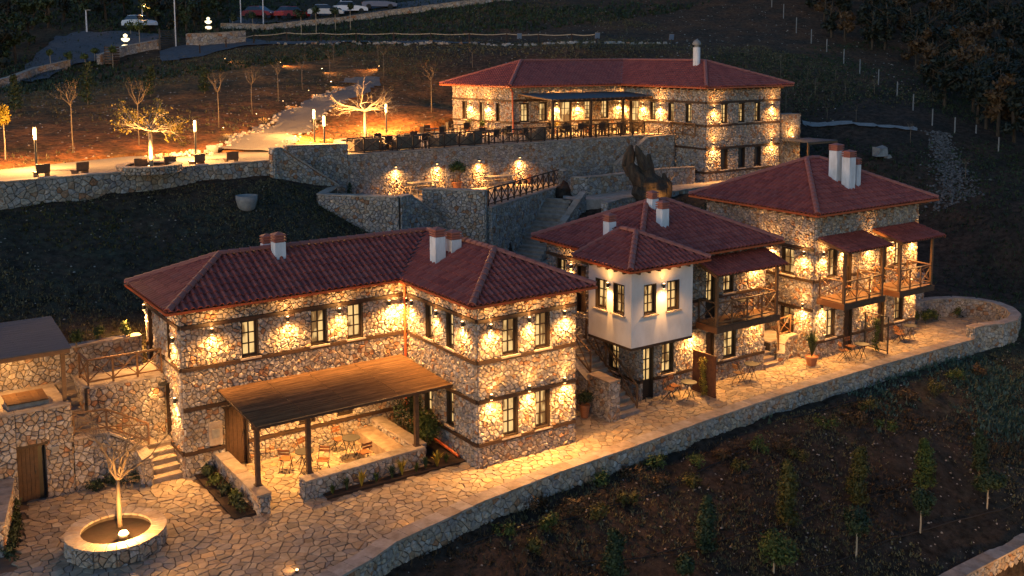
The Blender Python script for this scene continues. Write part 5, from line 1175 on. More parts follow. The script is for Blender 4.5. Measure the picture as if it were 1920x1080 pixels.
for px, py in ((15, 95), (-20, 130), (30, 120), (55, 85), (-15, 70), (20, 60), (60, 55), (90, 52), (-20, 30), (40, 30), (85, 35), (120, 40), (160, 42), (200, 40), (235, 30), (60, 5), (110, 10), (150, 12), (190, 10), (230, 5), (270, 22), (295, 45), (310, 15), (340, 28), (365, 50), (350, 62), (385, 15), (410, 30), (330, 60), (280, 50), (425, 5), (460, -5), (380, 45), (500, -8), (540, -14), (0, 150), (10, 0), (590, -20), (650, -28), (700, -32), (760, -40), (820, -40)):
    forest_tree(hit(px, py), rf.uniform(3.2, 5.5), rf, 'dusky tree of the wood behind the road and parking', 'trees of the wood behind the road', LF if rf.random() < .6 else LD)
# the dead trunk in its bed
def dead_trunk():
    b = Vector((21.4, 14.9, 4.3)); t = empty('dead_tree_trunk', b, 'huge gnarled dead tree trunk with broken limbs, lit yellow from below', 'dead tree'); rnd = random.Random(2)
    m = MB()
    def limb(pts, rads, n=14, rough=.16):
        P0 = [Vector(p) for p in pts]; Q = []; RR = []
        for a_ in range(len(P0) - 1):
            for s_ in range(5):
                f_ = s_ / 5; e_ = f_ * f_ * (3 - 2 * f_) * .4 + f_ * .6
                Q.append(P0[a_].lerp(P0[a_ + 1], f_)); RR.append(rads[a_] + (rads[a_ + 1] - rads[a_]) * e_)
        Q.append(P0[-1]); RR.append(rads[-1])
        i0 = len(m.v); m.tube([b + p for p in Q], RR, 18, .5)
        import mathutils.noise as mn
        for i in range(i0, len(m.v)):
            v = Vector(m.v[i]); c = b + Q[(i - i0) // 18]; d = v - c
            ang_ = ((i - i0) % 18) / 18 * 6.283
            k = 1 + .28 * mn.noise(Vector((math.cos(ang_) * 1.6, math.sin(ang_) * 1.6, v.z * .9 + n))) + .22 * mn.noise(Vector((math.cos(ang_) * 5, math.sin(ang_) * 5, v.z * 2.2))) - .10 * abs(math.sin(ang_ * 4 + v.z * 1.3))
            m.v[i] = tuple(c + d * k + Vector((0, 0, .1 * mn.noise(v * 3))))
        return
        for i in range(i0, len(m.v)):
            v = Vector(m.v[i]); k = 1 + rough * math.sin(v.z * 3 + v.x * 7) + rnd.uniform(-rough, rough) * .6
            j = min(range(len(pts)), key=lambda q: (v - b - Vector(pts[q])).length); c = b + Vector(pts[j])
            m.v[i] = tuple(Vector((c.x + (v.x - c.x) * k, c.y + (v.y - c.y) * k, v.z + rnd.uniform(-.05, .05))))
    u = Vector((_c, -_s, 0))   # screen-right on the ground plane
    def q(s, z, d=0): return (u.x * s, u.y * s + d, z)
    limb([q(.2, -.6), q(.2, 0), q(.1, .6), q(-.1, 1.2), q(-.25, 1.8), q(-.3, 2.3), q(-.35, 2.7)], [.74, .66, .68, .82, .96, .85, .4])
    limb([q(.2, .8), q(.5, 1.4), q(.62, 2.1), q(.50, 2.75)], [.45, .42, .36, .08])
    limb([q(-.5, 1.9), q(-1.0, 2.5), q(-1.35, 2.9), q(-1.55, 3.3), q(-1.45, 3.8), q(-1.35, 4.35)], [.6, .5, .42, .35, .3, .10])
    limb([q(-.3, 2.2), q(-.45, 2.9), q(-.7, 3.4), q(-.95, 3.9), q(-1.1, 4.35)], [.55, .38, .29, .2, .05])
    limb([q(-.2, 2.3), q(-.3, 3.1), q(-.38, 3.8)], [.36, .25, .10])
    m.build('trunk', DBARK, t)
    m = MB()
    for k in range(14):
        s0 = rnd.uniform(.0, .8); z0 = rnd.uniform(1.6, 3.0); branch(m, b + Vector(q(s0, z0)), u * rnd.uniform(.2, 1) + Z, .5, .025, 2, rnd, .6, .2)
    m.build('twigs', BARK, t)
dead_trunk()
ground_light('ground light in the hedge left of the dead trunk', PZ(1172, 388, 5.0), 90, 'lights in the hedge', (.2, .3, 1), 160)
ground_light('ground light in the hedge right of the dead trunk', PZ(1301, 396, 5.0), 90, 'lights in the hedge', (0, 0, 1), 160)
t_ = ground_light('ground light at the foot of the dead trunk', (20.6, 13.5, 4.6), 420, 'lights in the hedge', (.35, .5, 1), 70)
def leafclump(name, label, cat, c, rad, n, lm, size=.05, group=None, stem=True, parent=None):
    c = Vector(c); t = parent or empty(name, Vector((c.x, c.y, c.z - rad[2])), label, cat, group); m = MB()
    for _ in range(4): leaves(m, c + Vector((rb.gauss(0, rad[0] * .3), rb.gauss(0, rad[1] * .3), rb.gauss(0, rad[2] * .25))), [r * .75 for r in rad], n // 4, size, rb, shell=.3)
    m.build('foliage', lm, t)
    if stem: MB().tube([c - Z * rad[2], c], [.03, .02], 5, .5).build('stem', BARK, t)
    return t
for i in range(12):
    f = i / 11; p = PZ(1150 + 250 * f, 392 + 6 * math.sin(i * 2), 4.9 - .2 * f)
    leafclump('hedge_shrub', 'dark hedge shrub in the bed around the dead trunk, %s from the left' % ORD[i], 'shrub', p, (.7, .6, .45), 260, LD if i % 3 else LBR, .07, 'hedge shrubs around the dead trunk')
# planting by the patio
leafclump('bush', 'rounded leafy bush under the right pergola post', 'bush', (-.62, 2.35, .9), (.55, .68, .6), 1900, LG, .05)
leafclump('bush', 'taller leafy bush against the inner corner wall behind the pergola post', 'bush', (-.6, 3.75, 1.15), (.45, .5, .8), 1400, LD, .05)
for i, (x, y) in enumerate(((-7.7, 4.4), (-7.75, 3.6), (-7.7, 2.8), (-7.7, 2.1), (-7.7, 1.5))): leafclump('bush', 'low dark bush in the bed left of the patio wall, %s from the house' % ORD[i], 'bush', (x, y, .25), (.32, .35, .25), 260, LG if i % 2 else LD, .05, 'bushes left of the patio')
def spiky(loc, h, n, lm, label=None, cat='plant', group=None, parent=None, w=.03):
    loc = Vector(loc); m = MB()
    for k in range(n):
        a = rb.uniform(0, 6.28); out = rb.uniform(.15, .9); hh = h * rb.uniform(.7, 1.1); d = Vector((math.cos(a), math.sin(a), 0)); s = Z.cross(d) * w
        p1 = loc + d * h * .25 * out + Z * hh * .6; p2 = loc + d * h * .55 * out + Z * hh * (1 - .3 * out)
        m.add([loc - s * .6, loc + s * .6, p1 + s, p1 - s, p2], [(0, 1, 2, 3), (3, 2, 4)], rb.random())
    if parent: return m.build('foliage', lm, parent)
    t = m.build('spiky_plant', lm); return tag(t, label, cat, group)
for i, x in enumerate((-4.9, -4.4, -3.9, -3.35, -2.8, -2.4, -1.9, -1.5, -1.1, -.7)): spiky((x, .88 + .05 * math.sin(i * 3), .04), .38 + .12 * (i % 3), 26, [LG, LD, LY][i % 3], 'spiky leafed plant in the bed before the patio wall, %s from the left' % ORD[i], group='spiky plants in front of the patio')
for i, (x, y) in enumerate(((-11.0, 5.6), (-10.4, 5.55), (-9.9, 5.5))): leafclump('bush', 'low dark bush at the foot of the shaded yard wall, %s from the left' % ORD[i], 'bush', (x, y, .22), (.4, .22, .22), 260, LD, .05, 'bushes at the foot of the yard wall')
for i, (px, py) in enumerate(((143, 632), (187, 620), (236, 612))): p = PZ(px, py + 12, 4.1); leafclump('bush', ['leafy bush behind the deck wall, next to the grey pergola roof', 'leafy bush behind the deck wall, middle of three', 'leafy bush behind the deck wall, nearest the L-shaped house'][i], 'bush', p + Z * .2, (.22, .22, .3), 300, LG, .05, 'bushes behind the deck wall')
for i in range(7): leafclump('bush', 'dark low hedge bush in the bottom left corner, %s from the brown door' % ORD[i], 'bush', (-13.4 - .1 * i, 5.2 - i * .5, .2), (.25, .3, .25), 180, LD, .05, 'bushes in the bottom left corner')
def pot(loc, r, h, label, name='terracotta_pot'):
    t = empty(name, loc, label, 'potted plant'); MB().lathe(loc, [(r * .7, 0), (r * .95, h * .85), (r * 1.08, h * .86), (r * 1.08, h), (r * .95, h), (r * .9, h * .9), (0, h * .88)], 18, .5).build('pot', TERRA, t); return t
t = pot((5.95, 1.75, 0), .2, .5, 'slim terracotta pot with a round green bush beside the square stone wall'); leafclump('', '', '', (5.95, 1.75, .85), (.32, .32, .30), 700, LD, .04, parent=t, stem=False)
t = pot((18.25, 1.05, 0), .27, .42, 'terracotta pot with a tall spiky plant at the corner of the tall house'); spiky((18.25, 1.05, .4), 1.35, 60, LD, parent=t, w=.035)
t = pot((12.6, 22.0, 6.0), .28, .5, 'pot with a round leafed tree against the retaining wall of the picnic terrace'); MB().tube([(12.6, 22.0, 6.4), (12.62, 22, 7.0)], [.05, .03], 6).build('trunk', BARK, t); leafclump('', '', '', (12.62, 22.0, 7.35), (.5, .45, .42), 700, LG, .06, parent=t, stem=False)
b0 = Vector((5.6, 21.5, 6.0)); t = empty('conical_shrub', b0, 'small clipped conical shrub at the corner of the picnic terrace', 'shrub'); m = MB()
for k in range(6): leaves(m, b0 + Z * (.12 + .16 * k), (.3 - .045 * k, .3 - .045 * k, .14), 120, .04, rb)
m.build('foliage', LD, t)
for i, (x, y) in enumerate(((27.2, 2.5), (27.9, 2.45), (28.6, 2.3), (26.9, 2.1), (29.3, 2.4))): leafclump('bush', 'leafy shrub right of the tall far house, %s' % ['second from the corner', 'middle of the bed', 'fourth from the corner', 'nearest the house corner', 'farthest from the house'][i], 'bush', (x, y, .35), (.4, .35, .35), 300, LG, .06, 'shrubs right of the tall house')
p = PZ(1858, 598, .2); leafclump('bush', 'small shrub inside the rounded terrace end', 'bush', (30.9, 2.0, .3), (.3, .3, .28), 200, LG, .05)
for i, (x, y, lab) in enumerate(((20.3, 30.4, 'flowering pot left of the lodge side door'), (20.15, 32.0, 'flowering pot right of the lodge side door'))):
    t = pot((x - .6, y, 8.42), .22, .4, lab); leafclump('', '', '', (x - .6, y, 9.05), (.3, .3, .28), 200, LG, .06, parent=t, stem=False)
for x, y, lab in ((23.2, 26.9, 'pot plant left of the lodge double door'), (25.6, 26.4, 'pot plant right of the lodge double door')):
    t = pot((x, y, 8.42), .2, .35, lab); leafclump('', '', '', (x, y, 8.95), (.3, .3, .25), 200, LY, .06, parent=t, stem=False)
leafclump('', '', '', (16.5, 19, 3), (.01, .01, .01), 4, LD, .01, parent=pot((17.6, 21.9, 6.0), .25, .4, 'dark low pot by the right end of the retaining wall'), stem=False)
# privacy screens with climbers
def screen(x, y0, y1, h, mesh, label):
    t = empty('garden_screen', (x, y0, 0), label, 'screen')
    if mesh:
        for y in (y0, y1): MB().box(x - .025, x + .025, y - .025, y + .025, 0, h).build('post', DARKM, t)
        for z in (.12, h - .03): MB().box(x - .02, x + .02, y1 + .025, y0 - .025, z, z + .04).build('rail', DARKM, t)
        m = MB()
        k = int((y0 - y1) / .06)
        for i in range(1, k): yy = y1 + (y0 - y1) * i / k; m.box(x - .005, x + .005, yy - .005, yy + .005, .16, h - .03)
        for i in range(1, int(h / .07)): m.box(x - .006, x + .004, y1 + .02, y0 - .02, .16 + i * .065, .168 + i * .065)
        m.build('wire_mesh', DARKM, t, kind='stuff')
    else:
        MB().box(x - .02, x + .02, y1, y0, .1, h).box(x - .05, x + .05, y1, y0, .04, .098).build('rust_plate', RUST, t)
        MB().box(x - .035, x + .035, y1 - .02, y0 + .02, h, h + .03).build('top_rail', RAILW, t)
    cx = x - .17 if not mesh else x - .12
    m = MB(); yy = (y0 + y1) / 2 - .1
    for k in range(9): leaves(m, (cx, yy + rb.gauss(0, .05), .15 + k * .17), (.13, .22 + .06 * math.sin(k), .15), 90, .04, rb, shell=.1)
    m.build('climber', LY if not mesh else LG, t); MB().tube([(cx, yy, 0), (cx + .05, yy, 1.4)], .015, 5).build('stem', BARK, t)
screen(11.55, 1.65, .35, 1.72, False, 'rusty steel screen with a climbing plant, between two terrace seats')
screen(22.45, 1.4, .15, 1.75, True, 'dark wire mesh screen with a climbing plant, before the tall house')
# ------------------------------------------------------------------ tables and chairs
def bistro_table(loc, label, rz=0, r=.32, group='round bistro tables'):
    t = empty('bistro_table', loc, label, 'table', group)
    MB().lathe((loc[0], loc[1], loc[2] + .70), [(r, 0), (r, .025)], 22, .5).build('table_top', RUST if False else DARKM, t)
    L_ = Vector(loc)
    for k in range(2):
        a = rz + k * math.pi / 2
        for s in (-1, 1):
            d = Vector((math.cos(a), math.sin(a), 0)) * .24; e = Vector((-math.sin(a), math.cos(a), 0)) * .12 * s
            MB().bar(L_ + d * s + e, L_ - d * s * .6 + e + Z * .7, .018).build('leg', DARKM, t)
    return t
CH = None
def chair(loc, rz, label, group='folding bistro chairs', seatm=BISTRO):
    global CH
    if CH is None:
        CH = {}
    if seatm.name not in CH:
        t = empty('bistro_chair', (0, 0, 0), label, 'chair', group)
        for i in range(5): MB().box(-.19, .19, -.19 + i * .078, -.125 + i * .078, .44, .46).build('seat_slat', seatm, t)
        for i in range(2): MB().box(-.19, .19, .20, .215, .64 + i * .11, .72 + i * .11).build('back_slat', seatm, t)
        for s in (-.18, .18):
            MB().bar((s, .21, .86), (s, -.2, 0), .018).build('leg', DARKM, t); MB().bar((s, -.18, .45), (s, .24, 0), .018).build('leg', DARKM, t)
        t.location = loc; t.rotation_euler.z = rz; CH[seatm.name] = t
    else:
        t = copy_tree(CH[seatm.name]); t.location = loc; t.rotation_euler.z = rz
    t['label'] = label; t['group'] = group
    return t
bistro_table((-4.9, 3.1, 0), 'small round table in the middle of the patio, near the brown door'); bistro_table((-3.1, 3.3, 0), 'small round table on the patio beside the stone bench')
for x, y, r_, l in ((-5.4, 3.5, 140, 'orange slatted chair left of the middle patio table'), (-4.4, 2.7, 320, 'orange slatted chair in front of the middle patio table'), (-4.6, 3.8, 20, 'orange slatted chair against the patio back wall'), (-3.2, 4.1, 10, 'orange slatted chair behind the table by the stone bench'), (-3.0, 2.5, 185, 'orange slatted chair before the table by the stone bench')): chair((x, y, 0), R(r_), l)
bistro_table((10.65, .95, 0), 'round table on the lit paving left of the rusty screen')
chair((9.95, 1.35, 0), R(30), 'orange slatted chair under the ground floor window by the tower'); chair((10.4, 1.55, 0), R(5), 'orange slatted chair between the window and the round table')
bistro_table((14.5, 1.15, 0), 'round table on the paving right of the rusty screen'); chair((13.8, 1.2, 0), R(80), 'dull ochre slatted chair beside the table right of the rusty screen', seatm=RAILW)
bistro_table((20.8, .35, 0), 'round table in front of the left door of the tall house'); chair((20.1, .75, 0), R(60), 'orange slatted chair left of the table before the tall house'); chair((20.9, 1.0, 0), R(0), 'orange slatted chair behind the table before the tall house')
bistro_table((25.3, .95, 0), 'round table at the far right end of the row of terrace seats'); chair((24.5, .95, 0), R(70), 'orange slatted chair left of the farthest terrace table'); chair((24.9, 1.3, 0), R(20), 'orange slatted chair behind the farthest terrace table')
chair((13.7, 1.3, 2.83), R(60), 'orange slatted chair on the balcony beside the white tower'); chair((14.4, 1.3, 2.83), R(300), 'second orange slatted chair on the balcony, farther from the tower'); bistro_table((14.0, 1.2, 2.83), 'small table on the balcony beside the white tower')
chair((20.2, .8, 2.91), R(60), 'orange slatted chair on the left balcony of the tall house'); chair((24.1, .8, 2.91), R(60), 'orange slatted chair on the right balcony of the tall house')
def picnic(x, y, z, label):
    t = empty('picnic_table', (x, y, z), label, 'picnic table', 'timber picnic tables')
    for i in range(4): MB().box(x - .85, x + .85, y - .34 + i * .17, y - .18 + i * .17, z + .72, z + .76).build('plank', PALEB, t)
    for s in (-.68, .52): MB().box(x - .85, x + .85, y + s, y + s + .16, z + .42, z + .46).build('bench_plank', PALEB, t)
    for sx_ in (-.6, .6):
        MB().bar((x + sx_, y - .5, z), (x + sx_, y - .15, z + .72), .05, .08).build('leg', PALEB, t); MB().bar((x + sx_, y + .5, z), (x + sx_, y + .15, z + .72), .05, .08).build('leg', PALEB, t)
        MB().bar((x + sx_, y - .65, z + .4), (x + sx_, y + .65, z + .4), .05, .07).build('crosspiece', PALEB, t)
picnic(10.0, 21.3, 6.0, 'timber picnic table under the left downlight of the retaining wall'); picnic(15.0, 21.1, 6.0, 'timber picnic table under the third downlight of the retaining wall')
# furniture of the upper terrace: dark square tables, chairs and wicker sofas
def simple_table(x, y, z, lab, s=.36):
    t = empty('terrace_table', (x, y, z), lab, 'table', 'dark tables on the upper terrace'); MB().box(x - s, x + s, y - s, y + s, z + .7, z + .74).build('table_top', TIMBER, t)
    for a in (-1, 1):
        for b in (-1, 1): MB().box(x + a * (s - .06) - .02, x + a * (s - .06) + .02, y + b * (s - .06) - .02, y + b * (s - .06) + .02, z, z + .7).build('leg', DARKM, t)
TC = None
def tchair(x, y, z, rz, lab):
    global TC
    if TC is None:
        TC = empty('terrace_chair', (0, 0, 0), lab, 'chair', 'dark chairs on the upper terrace'); MB().box(-.22, .22, -.22, .22, .42, .46).build('seat', TIMBER, TC); MB().box(-.22, .22, .2, .24, .5, .9).build('backrest', TIMBER, TC)
        for a in (-.2, .2):
            for b in (-.2, .2): MB().box(a - .018, a + .018, b - .018, b + .018, 0, .44).build('leg', DARKM, TC)
        t = TC
    else: t = copy_tree(TC)
    t.location = (x, y, z); t.rotation_euler.z = rz; t['label'] = lab
k = 0
for i, (x, y) in enumerate(((8.8, 23.6), (11.0, 23.6), (15.8, 23.7), (17.9, 23.7), (21.6, 24.2), (23.0, 24.4), (24.6, 24.2), (26.0, 24.2), (27.4, 23.9), (14.2, 27.5), (17.3, 29.5))):
    simple_table(x, y, 8.42, 'dark square table on the upper terrace, %s from the left' % ORD[i])
    for a in (0, 1, 2, 3):
        an = a * math.pi / 2 + .2 * math.sin(i + a); tchair(x + .62 * math.sin(an), y - .62 * math.cos(an) * -1, 8.42, -an, 'dark chair on the %s side of the %s upper terrace table' % (['far', 'right', 'near', 'left'][a], ORD[i]))
def sofa(x, y, rz, lab):
    t = empty('wicker_sofa', (x, y, 8.42), lab, 'sofa', 'wicker sofas behind the railing', rz); T = Matrix.Translation((x, y, 8.42)) @ Matrix.Rotation(rz, 4, 'Z')
    def tr(m_): m_.v = [tuple(T @ Vector(v)) for v in m_.v]; return m_
    tr(MB().box(-.75, .75, -.4, .4, .08, .32)).build('base', BARK, t); tr(MB().box(-.75, .75, .28, .4, .32, .78)).build('backrest', BARK, t)
    for s in (-.75, .63): tr(MB().box(s, s + .12, -.4, .28, .32, .58)).build('armrest', BARK, t)
    for i in range(2): tr(MB().box(-.6 + i * .6, -.02 + i * .6, -.36, .26, .33, .46)).build('cushion', CONC, t)
for i, (x, y) in enumerate(((7.3, 23.2), (9.9, 23.3), (12.4, 23.2), (14.3, 23.3), (19.2, 23.4))): sofa(x, y, R(180 + 8 * i), ['wicker sofa nearest the left corner of the terrace railing', 'wicker sofa, second along the railing', 'wicker sofa, third along the railing', 'wicker sofa, fourth along the railing', 'wicker sofa beside the first pergola post'][i])

# ------------------------------------------------------------------ upper hillside: rope fence, panels, cars, lamps, gate
def rope_fence():
    px = [(375, 85), (424, 74), (476, 66), (538, 61), (602, 62), (668, 62.5), (738, 62), (808, 62.5), (880, 63), (950, 63), (1010, 64), (1072, 64), (1118, 64)]
    t = None; prev = None
    for i, (x, y) in enumerate(px):
        b = hit(x, y + 18); 
        if t is None: t = empty('rope_fence', b, 'long rope and post fence along the service road above the buildings', 'fence')
        h = 18 / scaleat(b); MB().bar(b - Z * .2, b + Z * h * 1.05, .11).build('post', TIMBER, t)
        top = b + Z * h * .97
        if prev is not None:
            pts = [prev.lerp(top, k / 4) - Z * .10 * math.sin(math.pi * k / 4) for k in range(5)]
            MB().tube(pts, .045, 5, .5).build('rope', PALEB, t)
        prev = top
rope_fence()
for i, (x, y) in enumerate(((974, 80), (1120, 80), (1259, 82))):
    b = hit(x, y + 6); t = empty('solar_light', b, 'small tilted solar panel light on a post, %s of three above the lodge' % ['leftmost', 'middle', 'rightmost'][i], 'solar light', 'solar lights on the hillside')
    MB().bar(b - Z * .1, b + Z * .75, .06).build('post', DARKM, t); c = b + Z * .95
    MB().obox(c, rt0, Vector((0, 0, 1)) * .8 - fwd * .6, fwd * .8 + Z * .6, -.24, .24, -.31, .31, -.02, .02).build('panel', CONC, t)
    MB().obox(c - fwd * .03, rt0, Vector((0, 0, 1)) * .8 - fwd * .6, fwd * .8 + Z * .6, -.21, .21, -.28, .28, -.05, -.022).build('solar_cell', bpy.data.materials.get('solar_blue') or mat('solar_blue', (.10, .17, .30), .3), t)
PX_ = [(1447, 14, 30), (1469, 36, 28), (1493, 62, 29), (1521, 82, 27), (1550, 98, 25), (1582, 119, 27), (1612, 140, 29), (1647, 160, 30), (1682, 181, 28), (1712, 207, 31), (1748, 234, 30), (1790, 250, 30), (1830, 250, 16), (1872, 285, 28)]
for i, (x, y, hh) in enumerate(PX_):
    b = hit(x, y); s = scaleat(b); t = MB().bar(b - Z * .3, b + Z * hh / s, .07).build('fence_post', CONC); t.data.transform(Matrix.Identity(4)); tag(t, 'slim grey fence post before the dark wood, %s from the top' % ORD[i], 'fence post', 'fence posts in front of the wood')
def car(p, rz, colr, label, L=4.2):
    p = Vector(p); t = empty('parked_car', p, label, 'car', 'cars parked above the hillside', rz); T = Matrix.Translation(p) @ Matrix.Rotation(rz, 4, 'Z')
    mt = bpy.data.materials.get('car_%s' % colr[0]) or mat('car_%s' % colr[0], colr[1], .3, spec=.6)
    def tr(m_): m_.v = [tuple(T @ Vector(v)) for v in m_.v]; return m_
    prof = [(-2.1, .35), (-2.1, .75), (-1.95, .92), (-1.2, .98), (.95, .95), (1.9, .80), (2.1, .6), (2.1, .35)]
    m = MB(); k = len(prof)
    vs = [(x, -.85, z) for x, z in prof] + [(x, .85, z) for x, z in prof]
    m.add(vs, [tuple(range(k))[::-1], tuple(range(k, 2 * k))] + [(i, (i + 1) % k, (i + 1) % k + k, i + k) for i in range(k)], .5); tr(m).build('body', mt, t)
    c = MB().add([(-1.75, -.78, .96), (.95, -.78, .95), (.3, -.62, 1.42), (-1.25, -.62, 1.42), (-1.75, .78, .96), (.95, .78, .95), (.3, .62, 1.42), (-1.25, .62, 1.42)], [(0, 1, 2, 3), (5, 4, 7, 6), (1, 5, 6, 2), (4, 0, 3, 7)], .5); tr(c).build('windows', GLASSK, t)
    r = MB().add([(.32, -.63, 1.42), (.32, .63, 1.42), (-1.27, .63, 1.42), (-1.27, -.63, 1.42), (.2, -.58, 1.47), (.2, .58, 1.47), (-1.15, .58, 1.47), (-1.15, -.58, 1.47)], [(0, 1, 5, 4), (1, 2, 6, 5), (2, 3, 7, 6), (3, 0, 4, 7), (4, 5, 6, 7)], .5); tr(r).build('roof', mt, t)
    for x in (-1.3, 1.3):
        for y in (-.86, .74):
            w = MB(); w.tube([(x, y, .32), (x, y + .12, .32)], .32, 14, .5); tr(w).build('wheel', RUBBER, t)
    for y in (-.7, .5):
        tr(MB().box(2.06, 2.12, y, y + .2, .58, .72)).build('headlight', WHITE, t); tr(MB().box(-2.13, -2.08, y, y + .2, .68, .82)).build('tail_light', GUT, t)
yawp = R(-34)
for (x, y), colr, lab, a in (((488, 33), ('red', (.20, .02, .03)), 'dark red car parked at the left end of the row above the hillside', -60), ((548, 34), ('crimson', (.35, .03, .03)), 'bright red car parked behind the clipped ball trees', 20), ((612, 30), ('silver', (.35, .38, .42)), 'silver car parked in the middle of the row above the hillside', -30), ((656, 24), ('white', (.6, .62, .66)), 'pale car parked beside the light pole', -20), ((712, 16), ('blue', (.03, .07, .16)), 'blue hatchback parked at the right end of the row', -28), ((262, 52), ('white', (.6, .62, .66)), 'white car half hidden by bushes at the top of the blue lit road', -70)):
    p = hit(x, y + 4); car(p + Z * .15, R(a), colr, lab)
def pole(x, yb, yt, label, lamp=False, arm=0, r=.07):
    b = hit(x, yb); s = scaleat(b); h = (yb - yt) / s; t = empty('light_pole', b, label, 'light pole', 'tall light poles')
    MB().tube([b - Z * .2, b + Z * h], [r, r * .6], 7, .5).build('pole', WHITE, t)
    MB().obox(b + Z * h, rt0, Vector((0, 1, 0)), Z, -.1, .5, -.08, .08, 0, .08).build('lamp_head', CONC, t)
    if lamp:
        MB().lathe(b + Z * (h - .1) + rt0 * .3, [(.0, 0), (.12, .04), (.12, .1)], 10).build('bulb', BULB, t); spot(t, b + Z * (h - .15) + rt0 * .3, (0, 0, -1), 1500, 150, 1, .1)
pole(330, 88, -60, 'tall pale light pole beside the dark gate'); pole(452, 46, -70, 'tall thin light pole left of the parked cars'); pole(494, 47, -70, 'tall thin light pole in front of the dark red car'); pole(640, 30, -60, 'tall light pole beside the pale parked car'); pole(268, 52, 8, 'street light with its lamp on, at the top of the blue lit road', True); pole(163, 64, 20, 'slim sign pole at the far end of the blue lit road', r=.1)
def lantern(px, py, hpx, label):
    b = hit(px, py); s = scaleat(b); h = hpx / s; t = empty('garden_lantern', b, label, 'lantern', 'glowing stacked lanterns')
    em = bpy.data.materials.get('lantern_glow') or emat('lantern_glow', (1, .80, .45), 2.2)
    MB().lathe(b, [(.28 * h, 0), (.28 * h, .05 * h)], 12, .5).build('base', DARKM, t)
    MB().lathe(b + Z * .05 * h, [(.10 * h, 0), (.22 * h, .05 * h), (.24 * h, .18 * h), (.14 * h, .22 * h)], 12, .5).build('lamp_shade', em, t)
    MB().lathe(b + Z * .28 * h, [(.1 * h, 0), (.1 * h, .17 * h)], 12, .5).build('stem', DARKM, t)
    MB().lathe(b + Z * .46 * h, [(.1 * h, 0), (.24 * h, .1 * h), (.26 * h, .2 * h), (.08 * h, .24 * h)], 12, .5).build('lamp_shade', em, t)
    MB().lathe(b + Z * .72 * h, [(.02 * h, 0), (.13 * h, .08 * h), (.12 * h, .17 * h), (0, .24 * h)], 12, .5).build('finial', em, t)
lantern(236, 92, 30, 'glowing stacked lantern at the end of the road wall'); lantern(391, 56, 25, 'glowing stacked lantern behind the stone wall by the orange sign')
p0, p1 = hit(300, 94), hit(327, 86); t = empty('metal_gate', p0, 'dark slatted metal gate at the top of the road wall', 'gate'); u_ = (p1 - p0); u_.z = 0; Lg = u_.length; u_.normalize()
for a in (0, Lg): MB().bar(p0 + u_ * a, p0 + u_ * a + Z * 2.2, .14).build('post', DARKM, t)
for i in range(9): MB().bar(p0 + u_ * .1 + Z * (.2 + .22 * i), p0 + u_ * (Lg - .1) + Z * (.2 + .22 * i), .05, .12).build('slat', DARKM, t)
p0 = hit(211, 122); t = empty('wooden_crate', p0, 'stacked slatted wooden crate by the road wall', 'crate')
for i in range(7): MB().obox(p0, u_, u_.cross(Z), Z, -.55, .55, -.4, .4, .1 + .25 * i, .26 + .25 * i).build('slat', RAFT, t)
for a in (-.5, .5): MB().obox(p0, u_, u_.cross(Z), Z, a - .05, a + .05, -.42, -.401, 0, 1.85).build('post', TIMBER, t)
sl_q = [hit(*p) for p in scatter_line_later]
b = MB(); r_ = random.Random(6)
for _ in range(1500):
    i_ = r_.randrange(3); p = sl_q[i_].lerp(sl_q[i_ + 1], r_.random()); w_ = .8 + .35 * i_; p = p + rt0 * r_.gauss(0, w_ * .55); rockm(b, (p.x, p.y, gz(p.x, p.y) + .02), .08 * r_.uniform(.4, 1.6), r_)
b.build('scree', mat('dark_rock', (.09, .09, .09), .9, attr=[(0, (.05, .05, .05)), (1, (.15, .15, .15))]), kind='stuff')
for i, (x, y, tx_) in enumerate(((422, 117, 1), (526, 124, 1), (604, 136, .8), (711, 131, -.6), (621, 161, .6), (579, 178, 1), (531, 198, 1), (481, 223, 1), (419, 250, .6))):
    p = hit(x, y); d = rt0 * tx_ * .8 - fwd * .5; d.z = -.28
    ground_light('orange spotlight on the slope by the uphill path, %s from the top left' % ORD[i], p + Z * .28, 520, 'path spotlights on the slope', d, 80, size=.045, name='path_spotlight')
p = hit(1650, 292); b = MB(); rockm(b, p + Z * .3, .75, random.Random(3)); tag(b.build('boulder', CONC), 'pale boulder lying on the dark hillside right of the lodge', 'boulder')
p = hit(1665, 296); b = MB(); rockm(b, p + Z * .1, .3, random.Random(5)); tag(b.build('boulder', CONC), 'small pale rock beside the big boulder', 'rock')
slope_tree(1473, 214, 150, 'leafless spreading tree just right of the lodge', 333, 'bare', None)
# bottom right wall
rubble_wall('lower_wall', 'warm lit stone wall with pale flat cap in the bottom right corner', [(8.6, -9.9, -3.35), (12, -9.75, -3.3), (16.9, -9.75, -3.25), (24, -9.7, -3.3)], -5.5, w=.4, sides=(1,), single=160, sx=.24, sy=.17, capL=.6, ends=(False, False))
spot(None, (15.5, -12.8, -3.6), (0, 1, -.25), 420, 150, 1, .1, 'lower_wall_lamp')
